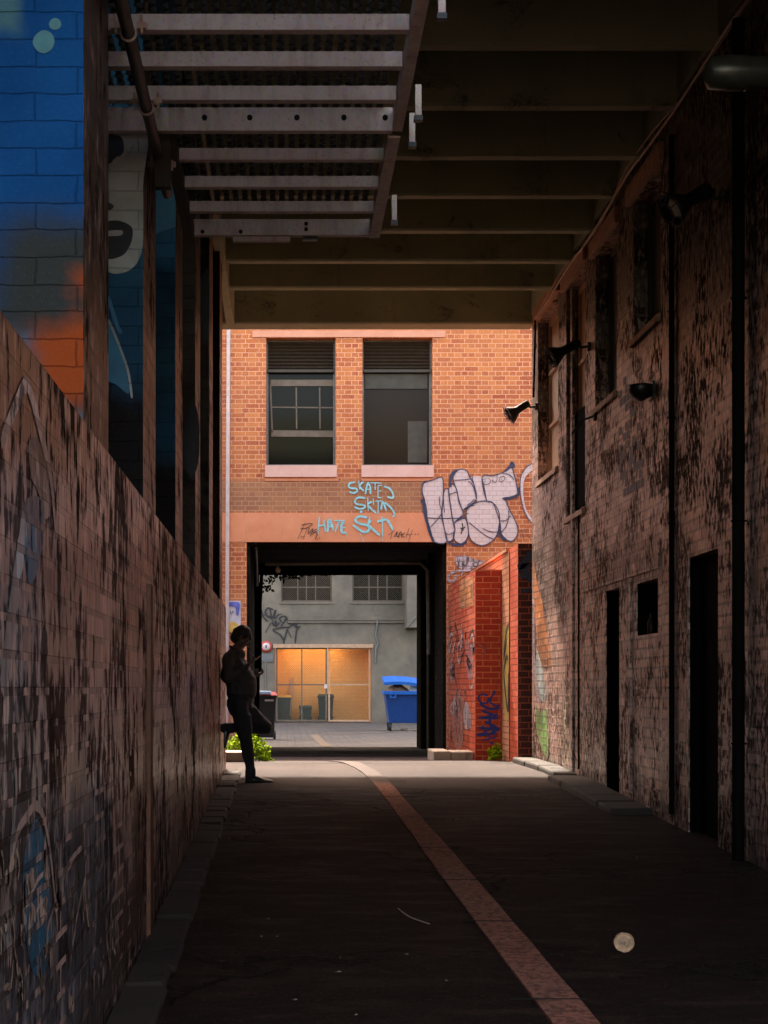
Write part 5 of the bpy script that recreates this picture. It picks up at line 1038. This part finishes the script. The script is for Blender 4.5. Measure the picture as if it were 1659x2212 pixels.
# hair / short beard line, collar, belt, shoes as parts
hb=MB(); ell_tube(hb,H(-.035,.035),H(.0,.045),(.103,.084),(.098,.080)); ell_tube(hb,H(-.05,-.03),H(-.045,.02),(.072,.070),(.09,.078)); ell_tube(hb,H(-.04,.05),H(-.005,.06),(.09,.07),(.085,.07)); ell_tube(hb,H(.05,.075),H(.085,.05),(.03,.05),(.018,.045)); 
rn=random.Random(5); hb.v=[tuple(Vector(v)+Vector((rn.uniform(-1,1),rn.uniform(-1,1),rn.uniform(-1,1)))*.0015) for v in hb.v]
ho=hb.build('hair',M['hair'],per)
cb_=MB(); cb_.torus(Q(243,490),(.55,0,.8),.066,.016,28,8); cb_.build('collar',M['knit'],per)
def shoe(heel,toe,sole_n,ank,label):
    """heel->toe along the sole; sole_n points from the sole up into the foot"""
    s=MB(); h=Vector(heel); t_=Vector(toe); d=(t_-h).normalized(); L=(t_-h).length; n=Vector(sole_n).normalized(); w=d.cross(n)
    st=[(-.02,.030,.060),(.0,.036,.075),(.12,.040,.088),(.28,.040,.090),(.45,.040,.070),(.62,.046,.052),(.80,.048,.040),(.93,.036,.032),(1.0,.016,.022)]
    rings=[]
    for u,hw,ht in st:
        c=h+d*L*u; ring=[c-w*hw*.92,c-w*hw+n*.012,c-w*hw*.95+n*ht*.55,c-w*hw*.5+n*ht*.93,c+n*ht,c+w*hw*.5+n*ht*.93,c+w*hw*.95+n*ht*.55,c+w*hw+n*.012,c+w*hw*.92]; rings.append(ring)
    m=9; s.add([v for r in rings for v in r],[(j*m+i,j*m+(i+1)%m,(j+1)*m+(i+1)%m,(j+1)*m+i) for j in range(len(rings)-1) for i in range(m)]+[tuple(range(m))[::-1],tuple(range((len(rings)-1)*m,len(rings)*m))],True)
    o=s.build('shoe',M['shoe'],per); sub=o.modifiers.new('s','SUBSURF'); sub.levels=1; sub.render_levels=2
    c=MB(); ell_tube(c,Vector(ank)+n*.05,Vector(ank)-n*.035,(.058,.055),(.060,.056)); c.build('trouser_cuff',M['denim'],per); return o
zf=gz(YP)+.001
hl=Q(375,0,-.10); hl.z=zf; tl_=Q(700,0,-.14); tl_.z=zf
shoe(hl,tl_,(0,0,1),Q(430,1985,-.10),'')
xw=XL+.03
shoe((xw,YP+.11,Q(0,1385).z),(xw+.004,YP+.10,Q(0,1685).z),(1,0,0.0),Q(150,1435,.11),'')
# phone and cup he holds
pc=Q(495,612,-.105); t=thing('mobile_phone',pc,'dark phone held up in the hand of the leaning man','phone'); 
ax=Vector((.80,.12,.62)).normalized(); Mx=Matrix.Translation(pc)@ax.to_track_quat('Z','Y').to_matrix().to_4x4()
m=MB(); m.box(-.036,.036,-.004,.004,-.07,.07,Mx); m.build('phone_case',M['black'],t,.003); m=MB(); m.box(-.033,.033,.0042,.0052,-.066,.066,Mx); m.build('phone_screen',M['glass'],t)
pc=Q(497,765,.075); t=thing('paper_cup',pc,'small brown box held in the lower hand of the leaning man','box'); Mx=Matrix.Translation(pc)@Matrix.Rotation(R(-12),4,'Y')
m=MB(); m.box(-.026,.026,-.02,.02,-.045,.045,Mx); m.build('box_body',simple('brown_card',(.10,.07,.05),.6),t,.003); t.name='small_box'
# ------------------------------------------------ camera, sky, sun
cam=bpy.data.cameras.new('camera'); co=bpy.data.objects.new('camera',cam); COL.objects.link(co); scene.camera=co
co.location=(0,0,1); co.rotation_euler=(R(90),0,0); cam.sensor_width=36; cam.sensor_fit='AUTO'; cam.lens=F/2212*36
cam.shift_x=(829.5-CX)/2212; cam.shift_y=(CY-1106)/2212; cam.clip_end=1000; cam.clip_start=.05
w=bpy.data.worlds.new('World'); scene.world=w; w.use_nodes=True; nt=w.node_tree; bg=nt.nodes['Background']
sky=nt.nodes.new('ShaderNodeTexSky'); sky.sky_type='NISHITA'; sky.sun_disc=False; sky.sun_elevation=R(SUN_EL); sky.sun_rotation=R(SUN_ROT); sky.dust_density=4; sky.air_density=1.0; sky.ozone_density=.4
mx=nt.nodes.new('ShaderNodeMix'); mx.data_type='RGBA'; mx.blend_type='MULTIPLY'; mx.inputs[0].default_value=1; mx.inputs[7].default_value=(1.0,.81,.66,1)
nt.links.new(sky.outputs[0],mx.inputs[6]); nt.links.new(mx.outputs[2],bg.inputs[0]); bg.inputs[1].default_value=SKY
sl=bpy.data.lights.new('sun','SUN'); so=bpy.data.objects.new('sun',sl); COL.objects.link(so); sl.energy=SUN; sl.angle=R(SUN_ANG); sl.color=(1,.88,.76)
# direction towards the sun
el=R(SUN_EL); az=R(SUN_ROT); dv=Vector((math.sin(az)*math.cos(el),math.cos(az)*math.cos(el),math.sin(el)))
so.rotation_euler=dv.to_track_quat('Z','Y').to_euler(); so.location=(0,24,20)
scene.view_settings.view_transform='Standard'; scene.view_settings.look='None'; scene.view_settings.gamma=1; scene.view_settings.exposure=EXPO
scene.cycles.max_bounces=8; scene.cycles.diffuse_bounces=6; scene.cycles.glossy_bounces=4; scene.cycles.use_denoising=True; scene.cycles.caustics_reflective=False; scene.cycles.caustics_refractive=False
scene.cycles.sample_clamp_indirect=6
